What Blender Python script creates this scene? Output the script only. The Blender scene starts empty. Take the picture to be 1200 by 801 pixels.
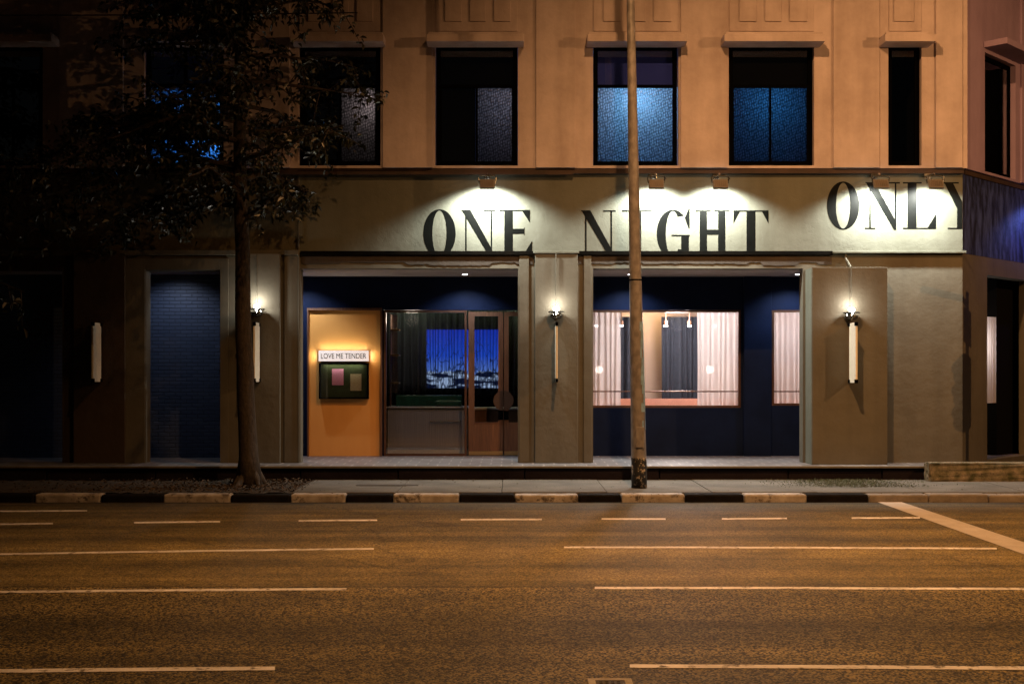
import bpy, bmesh, math, random
from mathutils import Vector, Matrix
random.seed(7)
PI = math.pi
S = bpy.context.scene
C = S.collection
F, CX, HY, CZ = 1459.0, 600.0, 438.0, 2.1
def W(px, d): return (px - CX) * d / F
def Z(py, d): return CZ + (HY - py) * d / F
def G(px, py, z=0.0):                       # pixel -> point on ground level z
    d = (CZ - z) * F / (py - HY)
    return W(px, d), d
FY = 24.0        # facade plane
BY = 26.0        # porch back wall plane
SL = 0.39        # porch floor level
PV = 0.14        # pavement level

# ---------------------------------------------------------------- materials
def newmat(name):
    m = bpy.data.materials.new(name); m.use_nodes = True
    nt = m.node_tree
    return m, nt, nt.nodes['Principled BSDF']
def pbr(name, col, rough=0.7, col2=None, scale=3.0, bump=0.0, bscale=30.0, metal=0.0, spec=0.5, lo=0.35, hi=0.7, detail=6, stretch=None, col3=None, s3=20.0, t3=.6):
    m, nt, b = newmat(name); N = nt.nodes; L = nt.links
    b.inputs['Base Color'].default_value = (*col, 1)
    b.inputs['Roughness'].default_value = rough
    b.inputs['Metallic'].default_value = metal
    b.inputs['Specular IOR Level'].default_value = spec
    tc = N.new('ShaderNodeTexCoord'); mp = N.new('ShaderNodeMapping')
    L.new(tc.outputs['Object'], mp.inputs['Vector'])
    if stretch: mp.inputs['Scale'].default_value = stretch
    out = None
    if col2:
        n = N.new('ShaderNodeTexNoise'); n.inputs['Scale'].default_value = scale; n.inputs['Detail'].default_value = detail
        n.inputs['Roughness'].default_value = 0.6
        L.new(mp.outputs[0], n.inputs['Vector'])
        r = N.new('ShaderNodeValToRGB'); r.color_ramp.elements[0].position = lo; r.color_ramp.elements[1].position = hi
        r.color_ramp.elements[0].color = (*col2, 1); r.color_ramp.elements[1].color = (*col, 1)
        L.new(n.outputs['Fac'], r.inputs['Fac']); out = r.outputs['Color']
    if col3 and out:
        n3 = N.new('ShaderNodeTexNoise'); n3.inputs['Scale'].default_value = s3; n3.inputs['Detail'].default_value = 8; n3.inputs['Roughness'].default_value = .7
        L.new(tc.outputs['Object'], n3.inputs['Vector'])
        r3 = N.new('ShaderNodeValToRGB'); r3.color_ramp.elements[0].position = t3; r3.color_ramp.elements[1].position = t3 + .1
        r3.color_ramp.elements[0].color = (0, 0, 0, 1); r3.color_ramp.elements[1].color = (1, 1, 1, 1)
        L.new(n3.outputs['Fac'], r3.inputs['Fac'])
        mx = N.new('ShaderNodeMix'); mx.data_type = 'RGBA'
        L.new(r3.outputs['Color'], mx.inputs[0]); L.new(out, mx.inputs[6]); mx.inputs[7].default_value = (*col3, 1)
        out = mx.outputs[2]
    if out: L.new(out, b.inputs['Base Color'])
    if bump:
        n2 = N.new('ShaderNodeTexNoise'); n2.inputs['Scale'].default_value = bscale; n2.inputs['Detail'].default_value = 8
        n2.inputs['Roughness'].default_value = 0.65
        L.new(tc.outputs['Object'], n2.inputs['Vector'])
        bp = N.new('ShaderNodeBump'); bp.inputs['Strength'].default_value = bump; bp.inputs['Distance'].default_value = 0.02
        L.new(n2.outputs['Fac'], bp.inputs['Height']); L.new(bp.outputs[0], b.inputs['Normal'])
    return m
def emis(name, col, s):
    m, nt, b = newmat(name)
    b.inputs['Base Color'].default_value = (*col, 1)
    b.inputs['Emission Color'].default_value = (*col, 1); b.inputs['Emission Strength'].default_value = s
    return m

def plaster(name, col, dark, sc=1.2, bump=.35, crack=True, streak=0.5):
    """painted render: broad stains, vertical drip streaks, trowel waves and hairline cracks"""
    m, nt, b = newmat(name); N = nt.nodes; L = nt.links
    b.inputs['Roughness'].default_value = .72; b.inputs['Specular IOR Level'].default_value = .35
    tc = N.new('ShaderNodeTexCoord')
    n1 = N.new('ShaderNodeTexNoise'); n1.inputs['Scale'].default_value = sc; n1.inputs['Detail'].default_value = 7; n1.inputs['Roughness'].default_value = .65
    L.new(tc.outputs['Object'], n1.inputs['Vector'])
    mp = N.new('ShaderNodeMapping'); mp.inputs['Scale'].default_value = (3, 3, .35); L.new(tc.outputs['Object'], mp.inputs['Vector'])
    n2 = N.new('ShaderNodeTexNoise'); n2.inputs['Scale'].default_value = 1.0; n2.inputs['Detail'].default_value = 6
    L.new(mp.outputs[0], n2.inputs['Vector'])
    r1 = N.new('ShaderNodeMapRange'); r1.inputs['From Min'].default_value = .35; r1.inputs['From Max'].default_value = .65
    L.new(n1.outputs['Fac'], r1.inputs['Value'])
    r2 = N.new('ShaderNodeMapRange'); r2.inputs['From Min'].default_value = .35; r2.inputs['From Max'].default_value = .75
    r2.inputs['To Max'].default_value = streak
    L.new(n2.outputs['Fac'], r2.inputs['Value'])
    ad = N.new('ShaderNodeMath'); ad.operation = 'MULTIPLY_ADD'; ad.inputs[1].default_value = .55; ad.use_clamp = True
    L.new(r1.outputs[0], ad.inputs[0]); L.new(r2.outputs[0], ad.inputs[2])
    mx = N.new('ShaderNodeMix'); mx.data_type = 'RGBA'
    L.new(ad.outputs[0], mx.inputs[0]); mx.inputs[6].default_value = (*col, 1); mx.inputs[7].default_value = (*dark, 1)
    L.new(mx.outputs[2], b.inputs['Base Color'])
    n3 = N.new('ShaderNodeTexNoise'); n3.inputs['Scale'].default_value = 4; n3.inputs['Detail'].default_value = 9; n3.inputs['Roughness'].default_value = .62
    L.new(tc.outputs['Object'], n3.inputs['Vector'])
    h = n3.outputs['Fac']
    if crack:
        v = N.new('ShaderNodeTexVoronoi'); v.feature = 'DISTANCE_TO_EDGE'; v.inputs['Scale'].default_value = 1.3
        nd = N.new('ShaderNodeTexNoise'); nd.inputs['Scale'].default_value = 2.5; nd.inputs['Detail'].default_value = 5
        L.new(tc.outputs['Object'], nd.inputs['Vector'])
        va = N.new('ShaderNodeVectorMath'); va.operation = 'MULTIPLY_ADD'; va.inputs[1].default_value = (.7, .7, .7)
        L.new(nd.outputs['Color'], va.inputs[0]); L.new(tc.outputs['Object'], va.inputs[2]); L.new(va.outputs[0], v.inputs['Vector'])
        cr = N.new('ShaderNodeMapRange'); cr.inputs['From Max'].default_value = .012; cr.inputs['To Min'].default_value = -.10; cr.inputs['To Max'].default_value = 0
        L.new(v.outputs['Distance'], cr.inputs['Value'])
        a2 = N.new('ShaderNodeMath'); L.new(cr.outputs[0], a2.inputs[0]); L.new(h, a2.inputs[1]); h = a2.outputs[0]
    bp = N.new('ShaderNodeBump'); bp.inputs['Strength'].default_value = bump; bp.inputs['Distance'].default_value = .05
    L.new(h, bp.inputs['Height']); L.new(bp.outputs[0], b.inputs['Normal'])
    return m

M = {}
M['upper'] = plaster('peach_plaster', (.55, .46, .46), (.35, .28, .27), 1.3, .35, crack=False, streak=.6)
M['upper_side'] = plaster('violet_light_plaster', (.34, .25, .38), (.25, .18, .28), .9, .25)  # violet tint put in the colour for the light on the corner
M['fascia'] = plaster('olive_plaster', (.118, .122, .098), (.078, .080, .060), 1.1, .32)
M['ground_wall'] = plaster('khaki_plaster', (.112, .102, .078), (.070, .063, .047), .8, .25, crack=False)
M['cornice'] = pbr('brown_cornice', (.055, .03, .022), .8, (.025, .014, .01), 2.5, .2, 20)
M['ledge'] = pbr('black_ledge', (.001, .001, .001), .8, (.004, .003, .002), 5, .3, 25, spec=.03)
M['ragged'] = pbr('ledge_shadow_brown', (.05, .036, .026), .85, (.028, .02, .014), 3, .4, 20)  # shadow tone for the band under the black ledges
M['navy'] = pbr('navy_paint', (.0065, .014, .045), .55, (.004, .009, .028), 1.5, .25, 8, spec=.1)
M['navy_side'] = pbr('deep_blue_render', (.045, .07, .26), .6, (.006, .008, .03), 2.0, .7, 9, stretch=(4, 4, .9), lo=.42, hi=.62)
M['blacklet'] = pbr('black_sign_paint', (.0015, .002, .002), .5, (.003, .0035, .003), 6, .1, 12, spec=.06)
M['ceil'] = pbr('porch_ceiling_paint', (.55, .50, .48), .8, (.45, .41, .40), 2)
M['black'] = pbr('black_window_metal', (.002, .002, .0025), .7, spec=.0)
M['blackroom'] = pbr('dark_room', (.003, .003, .003), .95, spec=.1)
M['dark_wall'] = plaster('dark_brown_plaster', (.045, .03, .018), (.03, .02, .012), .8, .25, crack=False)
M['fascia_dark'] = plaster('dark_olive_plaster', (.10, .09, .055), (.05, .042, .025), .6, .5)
M['blueroom'] = pbr('blue_room_paint', (.10, .16, .30), .9)
M['bronze'] = pbr('bronze_metal', (.17, .085, .05), .38, (.12, .06, .035), 6, .05, 40, metal=.6)
M['oak'] = pbr('brown_wood', (.16, .075, .035), .45, (.09, .04, .02), 5, .1, 20, stretch=(9, 9, .5))
M['darkoak'] = pbr('dark_handle', (.045, .024, .014), .5)
M['brass'] = pbr('brass', (.65, .42, .18), .3, metal=1)
M['chrome'] = pbr('chrome', (.55, .55, .53), .18, metal=1)
M['dchrome'] = pbr('dark_chrome', (.14, .14, .13), .25, metal=.9)
M['orange'] = pbr('orange_laminate', (.68, .34, .09), .42, (.62, .30, .075), 2, .03, 60, stretch=(1, 1, .4))
M['steel'] = pbr('brushed_steel', (.56, .57, .64), .33, (.42, .43, .5), 3, .05, 60, metal=.55, stretch=(30, 1, .3))
M['green'] = pbr('green_marble', (.012, .075, .05), .25, (.008, .035, .025), 9)
M['white_panel'] = pbr('cream_panel', (.74, .68, .56), .5, (.66, .60, .5), 10, .05, 30, col3=(.30, .2, .12), s3=26)
M['crown'] = pbr('leaf_green', (.007, .010, .004), .36, (.014, .019, .006), 5, lo=.4, hi=.6)
M['bark'] = pbr('bark', (.06, .044, .032), .95, (.02, .015, .011), 7, 1.0, 16, stretch=(4, 4, 1.1))
M['litter'] = pbr('dry_leaves', (.11, .065, .03), .8, (.03, .02, .01), 6)
M['soil'] = pbr('soil', (.05, .036, .024), .95, (.025, .018, .012), 4, .8, 20)
M['pave'] = pbr('pavement_concrete', (.125, .112, .095), .9, (.07, .062, .052), 1.4, .5, 40, col3=(.09, .085, .05), s3=3)
M['kerb_white'] = pbr('kerb_white_paint', (.42, .385, .36), .75, (.22, .19, .16), 4, .5, 18, col3=(.07, .055, .045), s3=6, t3=.53)
M['kerb_black'] = pbr('kerb_black_paint', (.003, .003, .003), .8, (.010, .008, .007), 4, .5, 18, spec=.1)
M['kerb_bare'] = pbr('kerb_bare_concrete', (.25, .21, .17), .85, (.13, .11, .09), 3, .6, 18)
M['mark'] = pbr('worn_white_line', (.92, .90, .90), .7, (.6, .57, .54), 2.2, .25, 60, col3=(.12, .10, .07), s3=9, t3=.53)
M['stopline'] = pbr('worn_stop_line', (.50, .46, .42), .7, (.40, .36, .32), 3, .25, 60, col3=(.20, .17, .13), s3=24)
M['yellow'] = pbr('worn_yellow_line', (.15, .11, .045), .8, (.095, .075, .05), 4, .2, 60)
M['moss'] = pbr('mossy_concrete', (.22, .18, .13), .95, (.05, .05, .02), 7, 1.0, 14, col3=(.03, .025, .015), s3=9)
M['plinth'] = pbr('dark_plinth', (.016, .012, .016), .85, (.007, .005, .007), 1.6, .6, 14, spec=.1, stretch=(.6, 1, 2))
M['edge'] = pbr('slab_edge', (.17, .15, .12), .6, (.11, .095, .075), 3, .2, 20)
M['blind_blue'] = pbr('blue_blind', (.03, .06, .55), .8)
M['cable'] = pbr('cable_black', (.012, .012, .012), .6)
M['iron'] = pbr('cast_iron', (.09, .075, .06), .7, (.045, .038, .03), 8, .6, 50)
M['ironrim'] = pbr('pale_frame_concrete', (.55, .50, .42), .8, (.3, .26, .2), 8, .4, 40)
M['lampgrey'] = pbr('lamp_housing', (.19, .16, .14), .55, (.14, .12, .10), 9, .1, 40)
M['pink'] = pbr('pink_paper', (.75, .27, .42), .8, (.68, .3, .42), 60, stretch=(.3, 1, 3))
M['cream'] = pbr('cream_paper', (.60, .50, .30), .8, (.38, .32, .17), 60, stretch=(.3, 1, 3))
M['olive'] = pbr('olive_felt', (.045, .06, .015), .95, (.03, .042, .012), 20)
M['charcoal'] = pbr('charcoal_curtain', (.022, .028, .042), .85, (.014, .017, .026), 12)
M['sheer'] = None
M['beige'] = pbr('beige_wall', (.40, .29, .22), .8, (.36, .26, .20), 2)
M['salmon'] = pbr('salmon_upholstery', (.92, .42, .28), .7, (.85, .38, .25), 4)
M['redroom'] = pbr('rose_wall', (.42, .38, .37), .8)
M['dark_red'] = pbr('dark_brown_roomwall', (.06, .045, .04), .7)
M['purple'] = pbr('far_wall', (.10, .07, .10), .8)
M['roof'] = pbr('roof_felt', (.08, .07, .065), .9, (.05, .045, .04), 2)

# tiles on the porch floor
def mk_tile():
    m, nt, b = newmat('grey_floor_tile'); N = nt.nodes; L = nt.links
    tc = N.new('ShaderNodeTexCoord'); br = N.new('ShaderNodeTexBrick')
    L.new(tc.outputs['Object'], br.inputs['Vector'])
    br.inputs['Scale'].default_value = 1; br.inputs['Brick Width'].default_value = .40; br.inputs['Row Height'].default_value = .40
    br.inputs['Mortar Size'].default_value = .012; br.offset = .5
    br.inputs['Color1'].default_value = (.11, .105, .11, 1); br.inputs['Color2'].default_value = (.15, .145, .15, 1)
    br.inputs['Mortar'].default_value = (.34, .31, .30, 1)
    L.new(br.outputs['Color'], b.inputs['Base Color']); b.inputs['Roughness'].default_value = .42
    return m
M['tile'] = mk_tile()
# painted brick shutter wall
def mk_rib():
    m, nt, b = newmat('ribbed_blue_shutter'); N = nt.nodes; L = nt.links
    tc = N.new('ShaderNodeTexCoord'); br = N.new('ShaderNodeTexBrick'); mp = N.new('ShaderNodeMapping')
    mp.inputs['Rotation'].default_value = (PI / 2, 0, 0)
    L.new(tc.outputs['Object'], mp.inputs['Vector']); L.new(mp.outputs[0], br.inputs['Vector'])
    br.inputs['Scale'].default_value = 1; br.inputs['Brick Width'].default_value = .23; br.inputs['Row Height'].default_value = .075
    br.inputs['Mortar Size'].default_value = .009; br.inputs['Mortar Smooth'].default_value = .5
    br.inputs['Color1'].default_value = (.035, .055, .11, 1); br.inputs['Color2'].default_value = (.048, .07, .13, 1); br.inputs['Mortar'].default_value = (.02, .03, .06, 1)
    L.new(br.outputs['Color'], b.inputs['Base Color'])
    bp = N.new('ShaderNodeBump'); bp.inputs['Strength'].default_value = .8; bp.inputs['Distance'].default_value = .02; bp.invert = True
    L.new(br.outputs['Fac'], bp.inputs['Height']); L.new(bp.outputs[0], b.inputs['Normal'])
    b.inputs['Roughness'].default_value = .55
    return m
M['rib'] = mk_rib()
# asphalt: speckle + long wheel tracks + lane-wide resurfaced strips + lamp falloff toward the camera
def mk_asphalt():
    m, nt, b = newmat('asphalt'); N = nt.nodes; L = nt.links
    tc = N.new('ShaderNodeTexCoord'); sx = N.new('ShaderNodeSeparateXYZ'); L.new(tc.outputs['Object'], sx.inputs[0])
    nw = N.new('ShaderNodeTexNoise'); nw.inputs['Scale'].default_value = .5; nw.inputs['Detail'].default_value = 5
    L.new(tc.outputs['Object'], nw.inputs['Vector'])
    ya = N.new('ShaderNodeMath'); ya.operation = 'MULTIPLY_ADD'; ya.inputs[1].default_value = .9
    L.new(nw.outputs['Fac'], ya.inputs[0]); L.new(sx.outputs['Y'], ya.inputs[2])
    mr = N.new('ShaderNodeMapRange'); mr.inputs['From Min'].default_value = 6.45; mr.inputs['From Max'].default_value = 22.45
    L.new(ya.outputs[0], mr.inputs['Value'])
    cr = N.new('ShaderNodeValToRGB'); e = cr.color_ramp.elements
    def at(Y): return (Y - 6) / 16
    pts = [(6, .5), (8.6, .58), (9.3, .66), (10.3, .36), (10.9, .62), (11.9, .80), (12.25, .9), (12.9, 1.4), (13.7, .98), (14.4, 1.5), (15.2, 1.45), (15.8, .75), (16.4, 1.15), (17.1, .65), (17.6, 1.0), (18.6, .8), (19.4, .65), (20.0, .55), (20.25, .22), (20.5, .15)]  # near lanes painted darker to carry the lamp's falloff
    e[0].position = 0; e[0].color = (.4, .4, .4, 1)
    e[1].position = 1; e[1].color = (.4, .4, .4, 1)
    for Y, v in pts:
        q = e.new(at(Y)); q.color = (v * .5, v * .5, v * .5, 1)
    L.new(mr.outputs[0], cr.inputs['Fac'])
    # coarse near, fine far
    sp = N.new('ShaderNodeTexVoronoi'); sp.inputs['Scale'].default_value = 62
    L.new(tc.outputs['Object'], sp.inputs['Vector'])
    sr = N.new('ShaderNodeValToRGB'); sr.color_ramp.elements[0].position = .38; sr.color_ramp.elements[0].color = (.012, .010, .008, 1)
    sr.color_ramp.elements[1].position = .72; sr.color_ramp.elements[1].color = (.26, .20, .078, 1)
    bwn = N.new('ShaderNodeRGBToBW'); L.new(sp.outputs['Color'], bwn.inputs[0]); L.new(bwn.outputs[0], sr.inputs['Fac'])
    smooth = N.new('ShaderNodeMix'); smooth.data_type = 'RGBA'; smooth.inputs[7].default_value = (.080, .061, .023, 1)
    L.new(sr.outputs['Color'], smooth.inputs[6])
    far = N.new('ShaderNodeMapRange'); far.inputs['From Min'].default_value = 12.26; far.inputs['From Max'].default_value = 12.40; far.inputs['To Max'].default_value = .6
    nj = N.new('ShaderNodeTexNoise'); nj.inputs['Scale'].default_value = 3; L.new(tc.outputs['Object'], nj.inputs['Vector'])
    yj = N.new('ShaderNodeMath'); yj.operation = 'MULTIPLY_ADD'; yj.inputs[1].default_value = .12
    L.new(nj.outputs['Fac'], yj.inputs[0]); L.new(sx.outputs['Y'], yj.inputs[2])
    L.new(yj.outputs[0], far.inputs['Value']); L.new(far.outputs[0], smooth.inputs[0])
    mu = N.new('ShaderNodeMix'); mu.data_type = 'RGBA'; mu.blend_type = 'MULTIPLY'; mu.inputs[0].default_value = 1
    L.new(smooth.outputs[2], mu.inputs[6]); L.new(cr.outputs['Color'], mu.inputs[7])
    # long thin streaks
    mp = N.new('ShaderNodeMapping'); mp.inputs['Scale'].default_value = (.12, 2.6, 1); L.new(tc.outputs['Object'], mp.inputs['Vector'])
    ns = N.new('ShaderNodeTexNoise'); ns.inputs['Scale'].default_value = 1; ns.inputs['Detail'].default_value = 7; ns.inputs['Roughness'].default_value = .6
    L.new(mp.outputs[0], ns.inputs['Vector'])
    sr2 = N.new('ShaderNodeMapRange'); sr2.inputs['From Min'].default_value = .3; sr2.inputs['From Max'].default_value = .7; sr2.inputs['To Min'].default_value = 1.8; sr2.inputs['To Max'].default_value = 3.9
    L.new(ns.outputs['Fac'], sr2.inputs['Value'])
    m3 = N.new('ShaderNodeVectorMath'); m3.operation = 'SCALE'; L.new(mu.outputs[2], m3.inputs[0]); L.new(sr2.outputs[0], m3.inputs['Scale'])
    # broad blotches, a few cracks and the seam between resurfaced strips
    nb = N.new('ShaderNodeTexNoise'); nb.inputs['Scale'].default_value = .9; nb.inputs['Detail'].default_value = 8; nb.inputs['Roughness'].default_value = .65; L.new(tc.outputs['Object'], nb.inputs['Vector'])
    rb_ = N.new('ShaderNodeMapRange'); rb_.inputs['From Min'].default_value = .3; rb_.inputs['From Max'].default_value = .7; rb_.inputs['To Min'].default_value = .62; rb_.inputs['To Max'].default_value = 1.35; L.new(nb.outputs['Fac'], rb_.inputs['Value'])
    vc = N.new('ShaderNodeTexVoronoi'); vc.feature = 'DISTANCE_TO_EDGE'; vc.inputs['Scale'].default_value = .22
    vd = N.new('ShaderNodeVectorMath'); vd.operation = 'MULTIPLY_ADD'; vd.inputs[1].default_value = (1.2, 1.2, 0); L.new(nb.outputs['Color'], vd.inputs[0]); L.new(tc.outputs['Object'], vd.inputs[2]); L.new(vd.outputs[0], vc.inputs['Vector'])
    ck = N.new('ShaderNodeMapRange'); ck.inputs['From Min'].default_value = .0015; ck.inputs['From Max'].default_value = .004; ck.inputs['To Min'].default_value = .6; L.new(vc.outputs['Distance'], ck.inputs['Value'])
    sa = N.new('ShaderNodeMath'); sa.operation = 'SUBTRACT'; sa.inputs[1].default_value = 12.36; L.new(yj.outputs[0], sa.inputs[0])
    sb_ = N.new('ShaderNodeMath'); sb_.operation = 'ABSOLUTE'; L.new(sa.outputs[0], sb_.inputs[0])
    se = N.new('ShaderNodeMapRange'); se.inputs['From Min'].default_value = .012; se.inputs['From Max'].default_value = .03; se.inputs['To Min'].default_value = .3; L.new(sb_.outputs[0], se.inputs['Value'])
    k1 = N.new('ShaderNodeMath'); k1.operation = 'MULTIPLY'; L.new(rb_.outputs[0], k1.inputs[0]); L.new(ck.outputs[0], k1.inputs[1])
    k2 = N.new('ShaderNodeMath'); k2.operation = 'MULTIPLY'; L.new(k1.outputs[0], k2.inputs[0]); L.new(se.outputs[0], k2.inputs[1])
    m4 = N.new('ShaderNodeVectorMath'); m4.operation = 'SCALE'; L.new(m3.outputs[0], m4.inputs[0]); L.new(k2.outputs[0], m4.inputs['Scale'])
    L.new(m4.outputs[0], b.inputs['Base Color'])
    b.inputs['Roughness'].default_value = .68; b.inputs['Specular IOR Level'].default_value = .4
    bp = N.new('ShaderNodeBump'); bp.inputs['Strength'].default_value = .7; bp.inputs['Distance'].default_value = .008; bp.invert = True
    L.new(sp.outputs['Distance'], bp.inputs['Height']); L.new(bp.outputs[0], b.inputs['Normal'])
    return m
M['asphalt'] = mk_asphalt()
# clear glass pane
def mk_glass(name, tint=(.9, .9, .9), refl=.09):
    m = bpy.data.materials.new(name); m.use_nodes = True; nt = m.node_tree; N = nt.nodes; L = nt.links
    N.remove(N['Principled BSDF'])
    t = N.new('ShaderNodeBsdfTransparent'); t.inputs[0].default_value = (*tint, 1)
    g = N.new('ShaderNodeBsdfGlossy'); g.inputs['Roughness'].default_value = .02
    lw = N.new('ShaderNodeLayerWeight'); lw.inputs[0].default_value = .3
    mr = N.new('ShaderNodeMapRange'); mr.inputs['To Min'].default_value = refl; mr.inputs['To Max'].default_value = .8
    L.new(lw.outputs['Facing'], mr.inputs['Value'])
    mx = N.new('ShaderNodeMixShader'); L.new(mr.outputs[0], mx.inputs[0]); L.new(t.outputs[0], mx.inputs[1]); L.new(g.outputs[0], mx.inputs[2])
    L.new(mx.outputs[0], N['Material Output'].inputs[0])
    return m
M['glass'] = mk_glass('clear_glass')
# patterned frosted glass
def mk_frost(name, col, scale=24, lo=.3):
    m = bpy.data.materials.new(name); m.use_nodes = True; nt = m.node_tree; N = nt.nodes; L = nt.links
    N.remove(N['Principled BSDF'])
    tc = N.new('ShaderNodeTexCoord'); mp = N.new('ShaderNodeMapping'); mp.inputs['Scale'].default_value = (1.0, 1, .75); mp.inputs['Rotation'].default_value = (0, .3, 0)
    L.new(tc.outputs['Object'], mp.inputs['Vector'])
    v = N.new('ShaderNodeTexVoronoi'); v.inputs['Scale'].default_value = scale; v.inputs['Randomness'].default_value = .45
    L.new(mp.outputs[0], v.inputs['Vector'])
    w = N.new('ShaderNodeTexWave'); w.inputs['Scale'].default_value = 7; w.inputs['Distortion'].default_value = 1.5; L.new(tc.outputs['Object'], w.inputs['Vector'])
    r = N.new('ShaderNodeMapRange'); r.inputs['From Min'].default_value = .1; r.inputs['From Max'].default_value = .55; r.inputs['To Min'].default_value = 1.0; r.inputs['To Max'].default_value = lo
    L.new(v.outputs['Distance'], r.inputs['Value'])
    r2 = N.new('ShaderNodeMapRange'); r2.inputs['To Min'].default_value = .65; r2.inputs['To Max'].default_value = 1
    L.new(w.outputs['Fac'], r2.inputs['Value'])
    mu = N.new('ShaderNodeMath'); mu.operation = 'MULTIPLY'; L.new(r.outputs[0], mu.inputs[0]); L.new(r2.outputs[0], mu.inputs[1])
    sc = N.new('ShaderNodeVectorMath'); sc.operation = 'SCALE'; sc.inputs[0].default_value = col; L.new(mu.outputs[0], sc.inputs['Scale'])
    t = N.new('ShaderNodeBsdfTranslucent'); L.new(sc.outputs[0], t.inputs[0])
    g = N.new('ShaderNodeBsdfGlossy'); g.inputs['Roughness'].default_value = .2
    bp = N.new('ShaderNodeBump'); bp.inputs['Strength'].default_value = .6; bp.inputs['Distance'].default_value = .01; L.new(v.outputs['Distance'], bp.inputs['Height'])
    L.new(bp.outputs[0], g.inputs['Normal']); L.new(bp.outputs[0], t.inputs['Normal'])
    mx = N.new('ShaderNodeMixShader'); mx.inputs[0].default_value = .012
    L.new(t.outputs[0], mx.inputs[1]); L.new(g.outputs[0], mx.inputs[2]); L.new(mx.outputs[0], N['Material Output'].inputs[0])
    return m
M['frost'] = mk_frost('patterned_glass', (.9, .9, .9))
def mk_sheer():
    m = bpy.data.materials.new('sheer_curtain'); m.use_nodes = True; nt = m.node_tree; N = nt.nodes; L = nt.links
    N.remove(N['Principled BSDF'])
    t = N.new('ShaderNodeBsdfTranslucent'); t.inputs[0].default_value = (.92, .85, .83, 1)
    d = N.new('ShaderNodeBsdfDiffuse'); d.inputs[0].default_value = (.86, .80, .78, 1)
    a = N.new('ShaderNodeMixShader'); a.inputs[0].default_value = .4; L.new(t.outputs[0], a.inputs[1]); L.new(d.outputs[0], a.inputs[2])
    tr = N.new('ShaderNodeBsdfTransparent'); b = N.new('ShaderNodeMixShader'); b.inputs[0].default_value = .2
    L.new(a.outputs[0], b.inputs[1]); L.new(tr.outputs[0], b.inputs[2]); L.new(b.outputs[0], N['Material Output'].inputs[0])
    return m
M['sheer'] = mk_sheer()
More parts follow.
